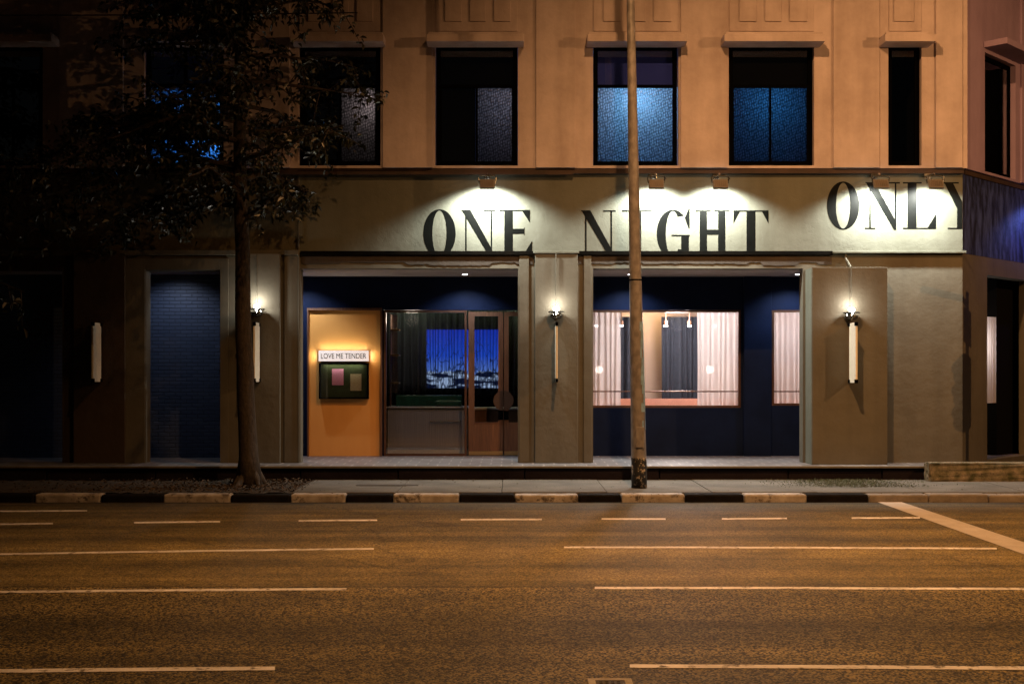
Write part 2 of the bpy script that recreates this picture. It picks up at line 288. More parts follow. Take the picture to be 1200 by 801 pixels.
# winter landscape picture thrown on the curtain (screen-like picture: emits)
def mk_picture(x0, x1, z0, z1):
    m, nt, b = newmat('projected_landscape'); N = nt.nodes; L = nt.links
    tc = N.new('ShaderNodeTexCoord'); sx = N.new('ShaderNodeSeparateXYZ'); L.new(tc.outputs['Object'], sx.inputs[0])
    u = N.new('ShaderNodeMapRange'); u.inputs['From Min'].default_value = z0; u.inputs['From Max'].default_value = z1; L.new(sx.outputs['Z'], u.inputs['Value'])
    n = N.new('ShaderNodeTexNoise'); n.inputs['Scale'].default_value = 3.5; n.inputs['Detail'].default_value = 8
    L.new(tc.outputs['Object'], n.inputs['Vector'])
    sky = N.new('ShaderNodeValToRGB'); e = sky.color_ramp.elements
    e[0].position = .25; e[0].color = (.12, .25, .75, 1); e[1].position = 1; e[1].color = (.004, .03, .50, 1)
    q = e.new(.55); q.color = (.015, .085, .72, 1)
    L.new(u.outputs[0], sky.inputs['Fac'])
    # snow field strips under the hill line
    mp = N.new('ShaderNodeMapping'); mp.inputs['Scale'].default_value = (1.3, 2, 6); L.new(tc.outputs['Object'], mp.inputs['Vector'])
    ns = N.new('ShaderNodeTexNoise'); ns.inputs['Scale'].default_value = 1.7; ns.inputs['Detail'].default_value = 7; L.new(mp.outputs[0], ns.inputs['Vector'])
    sn = N.new('ShaderNodeValToRGB'); sn.color_ramp.elements[0].position = .46; sn.color_ramp.elements[0].color = (.004, .01, .04, 1)
    sn.color_ramp.elements[1].position = .56; sn.color_ramp.elements[1].color = (.45, .62, .95, 1); L.new(ns.outputs['Fac'], sn.inputs['Fac'])
    hl = N.new('ShaderNodeMath'); hl.operation = 'MULTIPLY_ADD'; hl.inputs[1].default_value = .35; L.new(n.outputs['Fac'], hl.inputs[0]); hl.inputs[2].default_value = .10
    gt = N.new('ShaderNodeMath'); gt.operation = 'GREATER_THAN'; L.new(u.outputs[0], gt.inputs[0]); L.new(hl.outputs[0], gt.inputs[1])
    mx = N.new('ShaderNodeMix'); mx.data_type = 'RGBA'; L.new(gt.outputs[0], mx.inputs[0]); L.new(sn.outputs['Color'], mx.inputs[6]); L.new(sky.outputs['Color'], mx.inputs[7])
    # bare trees: branching voronoi edges, densest low down
    mpv = N.new('ShaderNodeMapping'); mpv.inputs['Scale'].default_value = (8, 5, 2.0); L.new(tc.outputs['Object'], mpv.inputs['Vector'])
    v = N.new('ShaderNodeTexVoronoi'); v.feature = 'DISTANCE_TO_EDGE'; v.inputs['Scale'].default_value = 1.6
    va = N.new('ShaderNodeVectorMath'); va.operation = 'MULTIPLY_ADD'; va.inputs[1].default_value = (1.1, 0, .8)
    L.new(n.outputs['Color'], va.inputs[0]); L.new(mpv.outputs[0], va.inputs[2]); L.new(va.outputs[0], v.inputs['Vector'])
    th = N.new('ShaderNodeMapRange'); th.inputs['From Min'].default_value = .15; th.inputs['From Max'].default_value = .9; th.inputs['To Min'].default_value = .09; th.inputs['To Max'].default_value = .0
    L.new(u.outputs[0], th.inputs['Value'])
    lt = N.new('ShaderNodeMath'); lt.operation = 'LESS_THAN'; L.new(v.outputs['Distance'], lt.inputs[0]); L.new(th.outputs[0], lt.inputs[1])
    mm = N.new('ShaderNodeMath'); mm.operation = 'MULTIPLY'; mm.inputs[1].default_value = .8; L.new(lt.outputs[0], mm.inputs[0])
    m2 = N.new('ShaderNodeMix'); m2.data_type = 'RGBA'; L.new(mm.outputs[0], m2.inputs[0]); L.new(mx.outputs[2], m2.inputs[6]); m2.inputs[7].default_value = (.002, .006, .03, 1)
    b.inputs['Base Color'].default_value = (.02, .02, .03, 1)
    L.new(m2.outputs[2], b.inputs['Emission Color']); b.inputs['Emission Strength'].default_value = 1.0
    return m
def mk_pole():
    m, nt, b = newmat('painted_steel_pole'); N = nt.nodes; L = nt.links
    tc = N.new('ShaderNodeTexCoord'); sx = N.new('ShaderNodeSeparateXYZ'); L.new(tc.outputs['Object'], sx.inputs[0])
    n = N.new('ShaderNodeTexNoise'); n.inputs['Scale'].default_value = 4; n.inputs['Detail'].default_value = 8
    mp = N.new('ShaderNodeMapping'); mp.inputs['Scale'].default_value = (2.5, 2.5, 1.6); L.new(tc.outputs['Object'], mp.inputs['Vector']); L.new(mp.outputs[0], n.inputs['Vector'])
    r = N.new('ShaderNodeValToRGB'); r.color_ramp.elements[0].position = .38; r.color_ramp.elements[0].color = (.12, .11, .11, 1); r.color_ramp.elements[1].position = .6; r.color_ramp.elements[1].color = (.20, .185, .185, 1)
    L.new(n.outputs['Fac'], r.inputs['Fac'])
    n2 = N.new('ShaderNodeTexNoise'); n2.inputs['Scale'].default_value = 11; n2.inputs['Detail'].default_value = 6; n2.inputs['Roughness'].default_value = .7
    L.new(tc.outputs['Object'], n2.inputs['Vector'])
    base = N.new('ShaderNodeValToRGB'); base.color_ramp.elements[0].position = .54; base.color_ramp.elements[0].color = (.012, .012, .012, 1); base.color_ramp.elements[1].position = .60; base.color_ramp.elements[1].color = (.42, .36, .3, 1)
    L.new(n2.outputs['Fac'], base.inputs['Fac'])
    zz = N.new('ShaderNodeMath'); zz.operation = 'MULTIPLY_ADD'; zz.inputs[1].default_value = -.3; L.new(n2.outputs['Fac'], zz.inputs[0]); L.new(sx.outputs['Z'], zz.inputs[2])
    lt = N.new('ShaderNodeMath'); lt.operation = 'LESS_THAN'; lt.inputs[1].default_value = .36; L.new(zz.outputs[0], lt.inputs[0])
    mx = N.new('ShaderNodeMix'); mx.data_type = 'RGBA'; L.new(lt.outputs[0], mx.inputs[0]); L.new(r.outputs['Color'], mx.inputs[6]); L.new(base.outputs['Color'], mx.inputs[7])
    L.new(mx.outputs[2], b.inputs['Base Color']); b.inputs['Roughness'].default_value = .55
    bp = N.new('ShaderNodeBump'); bp.inputs['Strength'].default_value = .3; bp.inputs['Distance'].default_value = .01; L.new(n2.outputs['Fac'], bp.inputs['Height']); L.new(bp.outputs[0], b.inputs['Normal'])
    return m
M['pole'] = mk_pole()

# ---------------------------------------------------------------- object helpers
def link(name, me, mat, parent=None, loc=None):
    me.name = name
    o = bpy.data.objects.new(name, me)
    for mm in (mat if isinstance(mat, (list, tuple)) else [mat]): me.materials.append(mm)
    C.objects.link(o)
    if parent is not None:
        o.parent = parent
    if loc is not None: o.location = loc
    return o
def bmobj(name, bm, mat, parent=None, loc=None, smooth=False):
    bmesh.ops.recalc_face_normals(bm, faces=bm.faces[:])
    me = bpy.data.meshes.new(name); bm.to_mesh(me); bm.free()
    if smooth:
        for p in me.polygons: p.use_smooth = True
    return link(name, me, mat, parent, loc)
def add_box(bm, x0, x1, y0, y1, z0, z1, bev=0.0, mi=0, mat4=None):
    t = bmesh.new()
    vs = [t.verts.new((x, y, z)) for x in (x0, x1) for y in (y0, y1) for z in (z0, z1)]
    for f in ((0, 1, 3, 2), (4, 6, 7, 5), (0, 4, 5, 1), (2, 3, 7, 6), (0, 2, 6, 4), (1, 5, 7, 3)):
        t.faces.new([vs[i] for i in f])
    if bev: bmesh.ops.bevel(t, geom=t.edges[:], offset=bev, segments=2, affect='EDGES', profile=.5)
    for f in t.faces: f.material_index = mi
    if mat4: bmesh.ops.transform(t, matrix=mat4, verts=t.verts)
    me = bpy.data.meshes.new('tmp'); t.to_mesh(me); t.free(); bm.from_mesh(me); bpy.data.meshes.remove(me)
def add_lathe(bm, prof, cx=0, cy=0, seg=24, axis='Z'):
    rings = []
    for r, h in prof:
        ring = []
        for k in range(seg):
            a = 2 * PI * k / seg
            if axis == 'Z': co = (cx + r * math.cos(a), cy + r * math.sin(a), h)
            else: co = (cx + r * math.cos(a), h, cy + r * math.sin(a))
            ring.append(bm.verts.new(co))
        rings.append(ring)
    for a, b in zip(rings, rings[1:]):
        for k in range(seg):
            try: bm.faces.new((a[k], a[(k + 1) % seg], b[(k + 1) % seg], b[k]))
            except ValueError: pass
    bm.faces.new(rings[0]); bm.faces.new(rings[-1][::-1])
def add_tube(bm, pts, rad, seg=8):
    pts = [Vector(p) for p in pts]; rings = []
    for i, p in enumerate(pts):
        t = (pts[min(i + 1, len(pts) - 1)] - pts[max(i - 1, 0)]).normalized()
        up = Vector((0, 0, 1)) if abs(t.z) < .9 else Vector((1, 0, 0))
        a = t.cross(up).normalized(); b = t.cross(a).normalized()
        r = rad[i] if isinstance(rad, (list, tuple)) else rad
        rings.append([bm.verts.new(p + a * r * math.cos(2 * PI * k / seg) + b * r * math.sin(2 * PI * k / seg)) for k in range(seg)])
    for a, b in zip(rings, rings[1:]):
        for k in range(seg): bm.faces.new((a[k], a[(k + 1) % seg], b[(k + 1) % seg], b[k]))
    bm.faces.new(rings[0][::-1]); bm.faces.new(rings[-1])
def box(name, mat, parent, x0, x1, y0, y1, z0, z1, bev=0.0, loc=None, mat4=None):
    bm = bmesh.new(); add_box(bm, min(x0, x1), max(x0, x1), y0, y1, min(z0, z1), max(z0, z1), bev, mat4=mat4)
    return bmobj(name, bm, mat, parent, loc)
def thing(name, label, cat, loc=(0, 0, 0), group=None, rotz=0):
    o = bpy.data.objects.new(name, None); C.objects.link(o); o.location = loc; o.rotation_euler = (0, 0, rotz)
    o.empty_display_size = .2
    o['label'] = label; o['category'] = cat
    if group: o['group'] = group
    return o
def tag(o, label, cat, group=None, kind=None):
    o['label'] = label; o['category'] = cat
    if group: o['group'] = group
    if kind: o['kind'] = kind
    return o
def struct(o, label=None):
    o['kind'] = 'structure'
    if label: o['label'] = label; 
    return o
def dup(root, loc, label, rotz=0):
    r = root.copy(); C.objects.link(r); r.location = loc; r.rotation_euler = (0, 0, rotz); r['label'] = label
    for ch in list(root.children):
        c = ch.copy(); C.objects.link(c); c.parent = r
        for g in ch.children:
            d = g.copy(); C.objects.link(d); d.parent = c
    return r
def wall_holes(name, mat, parent, x0, x1, z0, z1, y0, y1, holes, loc=None, mat4=None):
    """solid wall between planes y0 (front) and y1 with rectangular through-openings"""
    xs = sorted({x0, x1, *[h[0] for h in holes], *[h[1] for h in holes]}); xs = [x for x in xs if x0 <= x <= x1]
    zs = sorted({z0, z1, *[h[2] for h in holes], *[h[3] for h in holes]}); zs = [z for z in zs if z0 <= z <= z1]
    bm = bmesh.new()
    def solid(i, j):
        if i < 0 or j < 0 or i >= len(xs) - 1 or j >= len(zs) - 1: return False
        cx, cz = (xs[i] + xs[i + 1]) / 2, (zs[j] + zs[j + 1]) / 2
        return not any(h[0] < cx < h[1] and h[2] < cz < h[3] for h in holes)
    vc = {}
    def V(x, y, z):
        k = (x, y, z)
        if k not in vc: vc[k] = bm.verts.new(k)
        return vc[k]
    for i in range(len(xs) - 1):
        for j in range(len(zs) - 1):
            if not solid(i, j): continue
            a, b, c, d = xs[i], xs[i + 1], zs[j], zs[j + 1]
            bm.faces.new((V(a, y0, c), V(b, y0, c), V(b, y0, d), V(a, y0, d)))
            bm.faces.new((V(a, y1, c), V(a, y1, d), V(b, y1, d), V(b, y1, c)))
            if not solid(i - 1, j): bm.faces.new((V(a, y0, c), V(a, y0, d), V(a, y1, d), V(a, y1, c)))
            if not solid(i + 1, j): bm.faces.new((V(b, y0, c), V(b, y1, c), V(b, y1, d), V(b, y0, d)))
            if not solid(i, j - 1): bm.faces.new((V(a, y0, c), V(a, y1, c), V(b, y1, c), V(b, y0, c)))
            if not solid(i, j + 1): bm.faces.new((V(a, y0, d), V(b, y0, d), V(b, y1, d), V(a, y1, d)))
    if mat4: bmesh.ops.transform(bm, matrix=mat4, verts=bm.verts)
    me = bpy.data.meshes.new(name); bm.normal_update(); bm.to_mesh(me); bm.free()
    return link(name, me, mat, parent, loc)
def lamp(name, kind, loc, energy, col, parent=None, size=.1, spot=None, blend=.5, aim=None):
    l = bpy.data.lights.new(name, kind); l.energy = energy; l.color = col
    if kind in ('POINT', 'SPOT'): l.shadow_soft_size = size
    if kind == 'AREA':
        l.shape = 'RECTANGLE'; l.size, l.size_y = size
    if kind == 'SPOT': l.spot_size = math.radians(spot); l.spot_blend = blend
    o = bpy.data.objects.new(name, l); C.objects.link(o); o.location = loc
    if aim is not None: o.rotation_euler = Vector(aim).to_track_quat('-Z', 'Y').to_euler()
    if parent: o.parent = parent
    return o

SOD = (1.0, .48, .17)
COOL = (.80, .86, 1.0)
WHITE = (.98, 1.0, .90)

# ================================================================ SETTING
RY1 = 20.4           # kerb face
struct(box('ground', M['soil'], None, -300, 300, 21.2, 500, -.30, .10), 'dark bare ground under and behind the building')
gb = bmesh.new()
vs = [gb.verts.new(p) for p in ((-300, -120, -.01), (300, -120, -.01), (300, 21.2, -.01), (-300, 21.2, -.01))]; gb.faces.new(vs)
bmobj('ground', gb, M['soil'])['kind'] = 'structure'
rb = bmesh.new()
vs = [rb.verts.new(p) for p in ((-80, -4, 0), (80, -4, 0), (80, RY1, 0), (-80, RY1, 0))]; rb.faces.new(vs)
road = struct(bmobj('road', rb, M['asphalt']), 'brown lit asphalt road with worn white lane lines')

def ground_line(name, top, bot, mat, lift, lab=None):
    """top and bot: pixel polylines (far and near edge) of a painted line on the road"""
    bm = bmesh.new()
    t = [bm.verts.new((*G(*p, lift), lift)) for p in top]; b = [bm.verts.new((*G(*p, lift), lift)) for p in bot]
    for i in range(len(t) - 1): bm.faces.new((b[i], b[i + 1], t[i + 1], t[i]))
    o = bmobj(name, bm, mat, road)
    if lab: o['label'] = lab
    return o
def lane(x0, y0, x1, y1, th, bow=0.0):
    th *= .82
    n = max(2, int(abs(x1 - x0) / 40)); top = []; bot = []
    for i in range(n + 1):
        t = i / n; x = x0 + (x1 - x0) * t; y = y0 + (y1 - y0) * t - bow * 4 * t * (1 - t)
        j = random.uniform(-.12, .12)
        top.append((x, y - th / 2 + j)); bot.append((x, y + th / 2 + j + random.uniform(-.1, .1)))
    ground_line('lane_line', top, bot, M['mark'], .004)
for a in [(-420, 618, 62, 613, 2.2), (157, 612, 258, 610.6, 2.2), (350, 609.8, 442, 609, 2.2), (540, 608.4, 635, 608, 2.2), (705, 607.6, 780, 607.6, 2.2),
          (846, 607.4, 922, 607, 2.2), (998, 606.6, 1078, 606, 2.2),
          (-300, 655, 438, 642.4, 2.4, 1.0), (661, 640.8, 1168, 642.4, 2.4, .6),
          (-400, 699, 406, 689.6, 3.2, 1.2), (697, 688.2, 1420, 691, 3.2, .8),
          (-420, 791, 322, 782.4, 5.2, .8), (738, 779.6, 1480, 784.6, 5.0, .6), (-300, 600, 102, 598, 1.8)]:
    lane(*a)
ground_line('stop_line', [(1027, 587), (1052, 586.6), ], [(1027.2, 587.6), (1052.4, 587.2)], M['stopline'], .005)
for c in [ch for ch in road.children if ch.name.startswith('stop_line')]: bpy.data.objects.remove(c)
sb = bmesh.new()
vs = [sb.verts.new((*G(*p, .006), .006)) for p in ((1026, 587), (1420, 727), (1420, 707), (1053, 586.6))]; sb.faces.new(vs)
bmobj('stop_line', sb, M['stopline'], road)['label'] = 'wide pale diagonal line running to the kerb'
yb = bmesh.new()
for x0, x1 in ((-9, -7.1), (-5.6, -3.6), (-3.2, 5.1)):
    for s in range(int((x1 - x0) / .5)):
        a = x0 + s * .5; vs = [yb.verts.new(p) for p in ((a, 20.0, .004), (a + .5, 20.0, .004), (a + .5, 20.09, .004), (a, 20.09, .004))]; yb.faces.new(vs)
bmobj('edge_line', yb, M['yellow'], road)['label'] = 'faded yellow line beside the kerb'

# kerb: painted stones
kb = bmesh.new()
edges = [(-900, 'b'), (-130, 'w'), (-40, 'b'), (40, 'w'), (118, 'b'), (191, 'w'), (270, 'b'), (340, 'w'), (405, 'b'), (460, 'w'), (538, 'b'), (603, 'w'), (678, 'b'), (728, 'w'), (803, 'b'), (872, 'w'), (946, 'b'), (1018, 'c'), (1300, 'c'), (1900, None)]
for (p0, k), (p1, _) in zip(edges, edges[1:]):
    x0, x1 = W(p0, RY1), W(p1, RY1); n = max(1, round((x1 - x0) / 1.1))
    for i in range(n):
        a = x0 + (x1 - x0) * i / n; b = x0 + (x1 - x0) * (i + 1) / n
        add_box(kb, a + .006, b - .006, RY1 + random.uniform(-.008, .008), RY1 + .30, -.05, PV - .014 + random.uniform(-.006, .006), .03, {'w': 0, 'b': 1, 'c': 2}[k])
struct(bmobj('kerb', kb, [M['kerb_white'], M['kerb_black'], M['kerb_bare']]), 'kerb stones painted in black and white blocks')
# pavement (right) and planting strip (left)
px_tree = W(345, 21)
pb = bmesh.new()
x = px_tree
while x < 80:
    w = 1.75 if x < 30 else 50
    add_box(pb, x + .006, x + w - .006, RY1 + .305, 24.6, -.2, PV - .002 + random.uniform(-.003, .004), .004)
    x += w
struct(bmobj('pavement', pb, M['pave']), 'narrow concrete pavement between kerb and building')
vb = bmesh.new(); nx, ny = 160, 18
gx = [-40 + (px_tree + 40) * (i / nx) ** .55 for i in range(nx + 1)]
grid = [[vb.verts.new((gx[i], 20.7 + 2.5 * j / ny, .105 + random.uniform(0, .035))) for j in range(ny + 1)] for i in range(nx + 1)]
for i in range(nx):
    for j in range(ny): vb.faces.new((grid[i][j], grid[i + 1][j], grid[i + 1][j + 1], grid[i][j + 1]))
struct(bmobj('soil_strip', vb, M['soil'], smooth=True), 'bare soil strip round the tree foot')
# litter
lb = bmesh.new()
def leaf_quad(bm, p, s, rot, tilt, w=.38):
    m = Matrix.Translation(p) @ Matrix.Rotation(rot, 4, 'Z') @ Matrix.Rotation(tilt, 4, 'X') @ Matrix.Rotation(random.uniform(-.5, .5), 4, 'Y')
    pts = [(0, 0, 0), (w * s * .5, s * .45, .12 * s), (0, s, -.05 * s), (-w * s * .5, s * .45, .12 * s)]
    vv = [bm.verts.new(m @ Vector(q)) for q in pts]
    bm.faces.new((vv[0], vv[1], vv[2])); bm.faces.new((vv[0], vv[2], vv[3]))
for _ in range(1500):
    x = px_tree - abs(random.gauss(0, 2.2)) + random.choice((0, 0, .15)); y = random.uniform(20.75, 23.0)
    leaf_quad(lb, Vector((x, y, .135 + random.uniform(0, .03))), random.uniform(.04, .10), random.uniform(0, 6.3), random.uniform(-.6, .6))
for _ in range(220):
    leaf_quad(lb, Vector((random.uniform(-7.5, 9), random.choice((random.gauss(20.3, .05), random.uniform(20.8, 23), random.gauss(22.95, .05))), .147 if random.random() < .01 else .15)), random.uniform(.02, .05), random.uniform(0, 6.3), random.uniform(-.4, .4))
lit = bmobj('leaf_litter', lb, M['litter']); tag(lit, 'dry fallen leaves scattered on soil round the tree', 'leaves', kind='stuff')

# ================================================================ BUILDING
BL = (0, FY, PV)
bld = thing('shophouse', 'two storey corner shophouse, peach upper wall over olive fascia and navy recessed porch', 'building', BL)
NB = tuple(-v for v in BL)
def part(o, label=None):
    if label: o['label'] = label
    return o
def bbox(name, mat, x0, x1, y0, y1, z0, z1, bev=0.0, parent=None, mat4=None):
    return box(name, mat, parent or bld, x0, x1, y0, y1, z0, z1, bev, None if parent else NB, mat4)
XL = -14.0
XC = W(1128, FY)          # corner
ZT = 10.6
zu0 = Z(197, 23.88)       # bottom of upper wall
UY = 23.88
CH = Matrix.Translation((XC, FY, 0)) @ Matrix.Rotation(math.radians(46), 4, 'Z')     # chamfer frame: local x along wall, y into it
# upper wall + windows
wins = [(-25, 50, 'dark'), (169, 262, 'blue'), (350, 446, 'pink'), (510, 607, 'grey'), (695, 795, 'bright'), (854, 954, 'dim'), (1041, 1080, 'dark')]
wz0, wz1 = Z(194, UY), Z(51, UY)
H = [(W(a, UY), W(b, UY), wz0, wz1) for a, b, _ in wins]
wall_holes('upper_wall', M['upper'], bld, XL, XC + .05, zu0, ZT, UY, UY + .30, H, NB)
for a, b in ((-200, -45), (70, 145), (285, 340), (448.5, 507), (628, 674), (797.5, 852), (976, 1030), (1096, 1127)):
    bbox('pilaster', M['upper'], W(a, UY), W(b, UY), UY - .05, UY, zu0 + .004, ZT - .01, .006)
# apron panels over the hoods
for a, b, _ in wins[1:]:
    n = 3 if b - a > 60 else 1
    x0, x1 = W(a, UY), W(b, UY); zt, zb = ZT - .35, Z(37, UY)
    # frame of raised rails, recessed fields between
    hs = []; w = (x1 - x0)
    ff = [(.12, .32), (.42, .61), (.71, .91)] if n == 3 else [(.15, .75)]
    for f0, f1 in ff: hs.append((x0 + w * f0, x0 + w * f1, Z(26, UY), zt - .15))
    ap = box('apron_panel', M['upper'], bld, x0 + .01, x1 - .01, UY - .022, UY + .002, zb, zt, .004, NB)
    for q in hs: box('raised_field', M['upper'], ap, q[0], q[1], UY - .055, UY - .0225, q[2], q[3], .006)
hood_px = [(-40, 62), (160, 275), (341, 450), (500, 614), (688, 805), (848, 966), (1036, 1096)]
hood_mesh = None
for (a, b) in hood_px:
    bm = bmesh.new(); x0, x1 = W(a, 23.5), W(b, 23.5)
    add_box(bm, x0, x1, 23.42, UY - .001, Z(48.5, 23.42), Z(40, 23.42), .008)
    add_box(bm, x0 + .03, x1 - .03, 23.47, UY - .001, Z(40, 23.42) + .0, Z(40, 23.42) + .05, .005)
    bmobj('window_hood', bm, M['upper'], bld, NB)
# windows: frame > panes
fr = UY + .10
room_cols = {'blue': ((.04, .26, .85), 75, .3), 'pink': ((1, .78, .78), 4.5, .8), 'grey': ((.50, .58, .85), 7, .85), 'bright': ((.22, .56, 1.0), 85, .5), 'dim': ((.03, .26, .75), 19, .5)}
for (a, b, k), h in zip(wins, H):
    x0, x1 = h[0] + .012, h[1] - .012; z0, z1 = h[2] + .012, h[3] - .012
    xm = (x0 + x1) / 2; zm = Z(103, fr)
    wide = (b - a) > 60
    t = .085
    hs = []
    if wide:
        hs = [(x0 + t, x1 - t, zm + .06, z1 - t)]
        hs += [(x0 + t + .02, xm - .02, z0 + t, zm), (xm + .02, x1 - t - .02, z0 + t, zm)] if k != 'bright' else [(x0 + t, x1 - t, z0 + t, zm)]
    else: hs = [(x0 + t, x1 - t, z0 + t, z1 - t)]
    if k == 'blue':
        hs = [(x0 + t, xm - .03, zm - .7, zm), (xm + .03, x1 - t, zm - .7, zm), (x0 + t, xm - .03, zm + .08, z1 - t), (xm + .03, x1 - t, zm + .08, z1 - t), (x0 + t, x1 - t, z0 + .05, zm - 1.0)]
    w = wall_holes('window', M['black'], bld, x0, x1, z0, z1, fr, fr + .06, hs, NB)
    w['label'] = {'blue': 'window glowing blue behind the tree', 'pink': 'window with pinkish patterned pane beside the tree', 'grey': 'window with one dim grey patterned pane', 'bright': 'window with bright blue patterned glass', 'dim': 'window with dim blue patterned glass', 'dark': 'unlit black window'}[k]
    for i, q in enumerate(hs):
        clear = (i == 0 and wide and k != 'blue') or k == 'dark'
        m = M['glass'] if clear else M['frost']
        if k == 'blue': m = M['glass'] if i in (2, 3) else M['frost']
        if k == 'grey' and i == 1: m = M['glass']
        if k == 'pink' and i == 1: m = M['glass']
        p = box('pane', m, w, q[0] - .01, q[1] + .01, fr + .025, fr + .033, q[2] - .01, q[3] + .01)
    if k == 'blue': box('transom_backing', M['blind_blue'], w, x0 + .02, x1 - .02, fr + .09, fr + .10, zm + .02, z1 - .01)  # added to dim the lit room behind the upper panes
    if k in ('pink', 'grey', 'dim', 'bright'):      # boards added to keep transoms dark; bright window has blue cloth
        bl = box('transom_backing', M['blind_blue'] if k == 'bright' else M['blackroom'], w, x0 + .02, x1 - .02, fr + .09, fr + .10, zm + .02, z1 - .01)
        if k in ('pink', 'grey'): box('side_blind', M['blackroom'], w, x0 + .02, xm - .03, fr + .085, fr + .089, z0 + .02, zm + .01)
    # room behind
    rx0, rx1 = h[0] - .15, h[1] + .15
    rm = M['blueroom'] if k in ('blue', 'bright', 'dim', 'grey') else M['blackroom']
    bm = bmesh.new(); y0, y1, rz0, rz1 = UY + .31, UY + 2.2, h[2] - .1, h[3] + .15
    P = lambda x, y, z: bm.verts.new((x, y, z))
    c = [P(rx0, y0, rz0), P(rx1, y0, rz0), P(rx1, y1, rz0), P(rx0, y1, rz0), P(rx0, y0, rz1), P(rx1, y0, rz1), P(rx1, y1, rz1), P(rx0, y1, rz1)]
    for f in ((0, 1, 2, 3), (7, 6, 5, 4), (0, 3, 7, 4), (1, 5, 6, 2), (3, 2, 6, 7)): bm.faces.new([c[i] for i in f])
    bmobj('room_lining', bm, rm, bld, NB)
    if k in room_cols:
        col, en, f = room_cols[k]
        zl = {'bright': zm - .22, 'pink': zm - .3}.get(k, zm - .2)
        lx = h[0] + (h[1] - h[0]) * (f if k != 'bright' else .52)
        if k in ('grey', 'pink'): lx = h[0] + (h[1] - h[0]) * .88
        if k == 'blue': zl = zm - .9; lx = h[0] + (h[1] - h[0]) * .8
        if k == 'dim': zl = zm - .25 
        L_ = lamp('room_light', 'POINT', (lx + NB[0], UY + (.75 if k not in ('bright', 'pink') else .48) + NB[1], zl + NB[2]), en, col, bld, .12)
# a pelmet-dark blue curtain behind the transom of the bright window
# ---- cornice and fascia
zc0 = Z(207, 23.93)
bm = bmesh.new()
add_box(bm, XL, XC - .01, 23.90, FY + .02, zc0 + .06, zu0 - .003)
add_box(bm, XL, W(672, 23.9), 23.86, 23.899, zc0 + .03, zc0 + .085)
add_box(bm, W(350, 23.9), W(500, 23.9), 23.87, 23.899, zc0 + .12, zu0 - .03)
bmobj('cornice', bm, M['cornice'], bld, NB)
zf0 = Z(314.5, FY)     # top of the openings
openings = [(-40, 73, 316), (171, 258, 317), (352, 607, 314.5), (695, 941, 314.5)]
holes = [(W(a, FY), W(b, FY), SL - .1, Z(t, FY)) for a, b, t in openings]
zl1, zl0 = Z(294, 23.94), Z(298.6, 23.94)
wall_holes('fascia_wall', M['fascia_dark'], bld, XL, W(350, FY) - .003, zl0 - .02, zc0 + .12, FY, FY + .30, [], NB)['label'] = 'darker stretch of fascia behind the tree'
wall_holes('fascia_wall', M['fascia'], bld, W(350, FY), XC, zl0 - .02, zc0 + .12, FY, FY + .30, [], NB)
hz = zl0 - .021
gh = [(a, b, SL, min(t, hz - .01)) for a, b, _, t in holes]; xs_split = W(150, FY)
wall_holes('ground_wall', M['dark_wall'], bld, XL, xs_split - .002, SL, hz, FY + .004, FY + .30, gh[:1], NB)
wall_holes('ground_wall', M['ground_wall'], bld, xs_split, XC, SL, hz, FY + .004, FY + .30, gh[1:], NB)
# ledges over the bays (black), their shadow painted below as a brown band, ragged lower edge
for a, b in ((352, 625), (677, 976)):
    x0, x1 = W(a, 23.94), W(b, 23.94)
    bbox('ledge', M['ledge'], x0, x1, 23.94, FY - .001, zl0, zl1, .006)
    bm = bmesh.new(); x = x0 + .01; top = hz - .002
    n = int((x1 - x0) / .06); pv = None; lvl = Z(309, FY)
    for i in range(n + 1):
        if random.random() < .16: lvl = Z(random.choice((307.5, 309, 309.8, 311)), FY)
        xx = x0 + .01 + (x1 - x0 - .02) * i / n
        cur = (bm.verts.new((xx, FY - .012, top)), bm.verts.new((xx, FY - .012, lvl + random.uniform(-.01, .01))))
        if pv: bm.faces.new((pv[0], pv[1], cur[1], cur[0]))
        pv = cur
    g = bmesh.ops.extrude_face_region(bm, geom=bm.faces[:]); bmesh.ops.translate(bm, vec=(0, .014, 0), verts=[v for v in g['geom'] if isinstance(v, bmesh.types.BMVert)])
    bmobj('ledge_shadow_band', bm, M['ragged'], bld, NB)
bbox('ledge', M['fascia'], W(976, 23.9), XC + .04, 23.90, FY - .001, Z(296.5, 23.9), Z(293.5, 23.9), .008)
bbox('ledge', M['ground_wall'], XL, W(350, 23.95), 23.94, FY - .001, zl0, zl1 + .02, .006)
# piers
def pier(a, b, dy, top, cap=True, mat='ground_wall', label=None):
    x0, x1 = W(a, FY - dy), W(b, FY - dy)
    p = bbox('pier', M[mat], x0, x1, FY - dy, FY + .003, SL + .002, Z(top, FY - dy), .006)
    if cap:
        box('pier_cap', M['fascia'], p, x0 - .03, x1 + .03, FY - dy - .03, FY - .002, Z(top, FY - dy) + .001, Z(top, FY - dy) + .045, .008)
    if label: p['label'] = label
    return p
pier(627, 677, .10, 297)
pier(293, 328, .10, 297, cap=False)
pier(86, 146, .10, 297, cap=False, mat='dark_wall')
pier(608.5, 620, .03, 299, cap=False, mat='ground_wall'); pier(684, 693, .03, 299, cap=False)
pier(333, 350, .03, 299, cap=False)
# frame boards of the narrow bay
for a, b in ((147, 170.5), (258.5, 268)):
    bbox('jamb', M['ground_wall'], W(a, FY), W(b, FY), FY - .045, FY + .003, SL + .002, Z(303, FY), .004)
bbox('jamb', M['ground_wall'], W(170.6, FY), W(258.4, FY), FY - .045, FY + .003, Z(316, FY), Z(303, FY), .004)
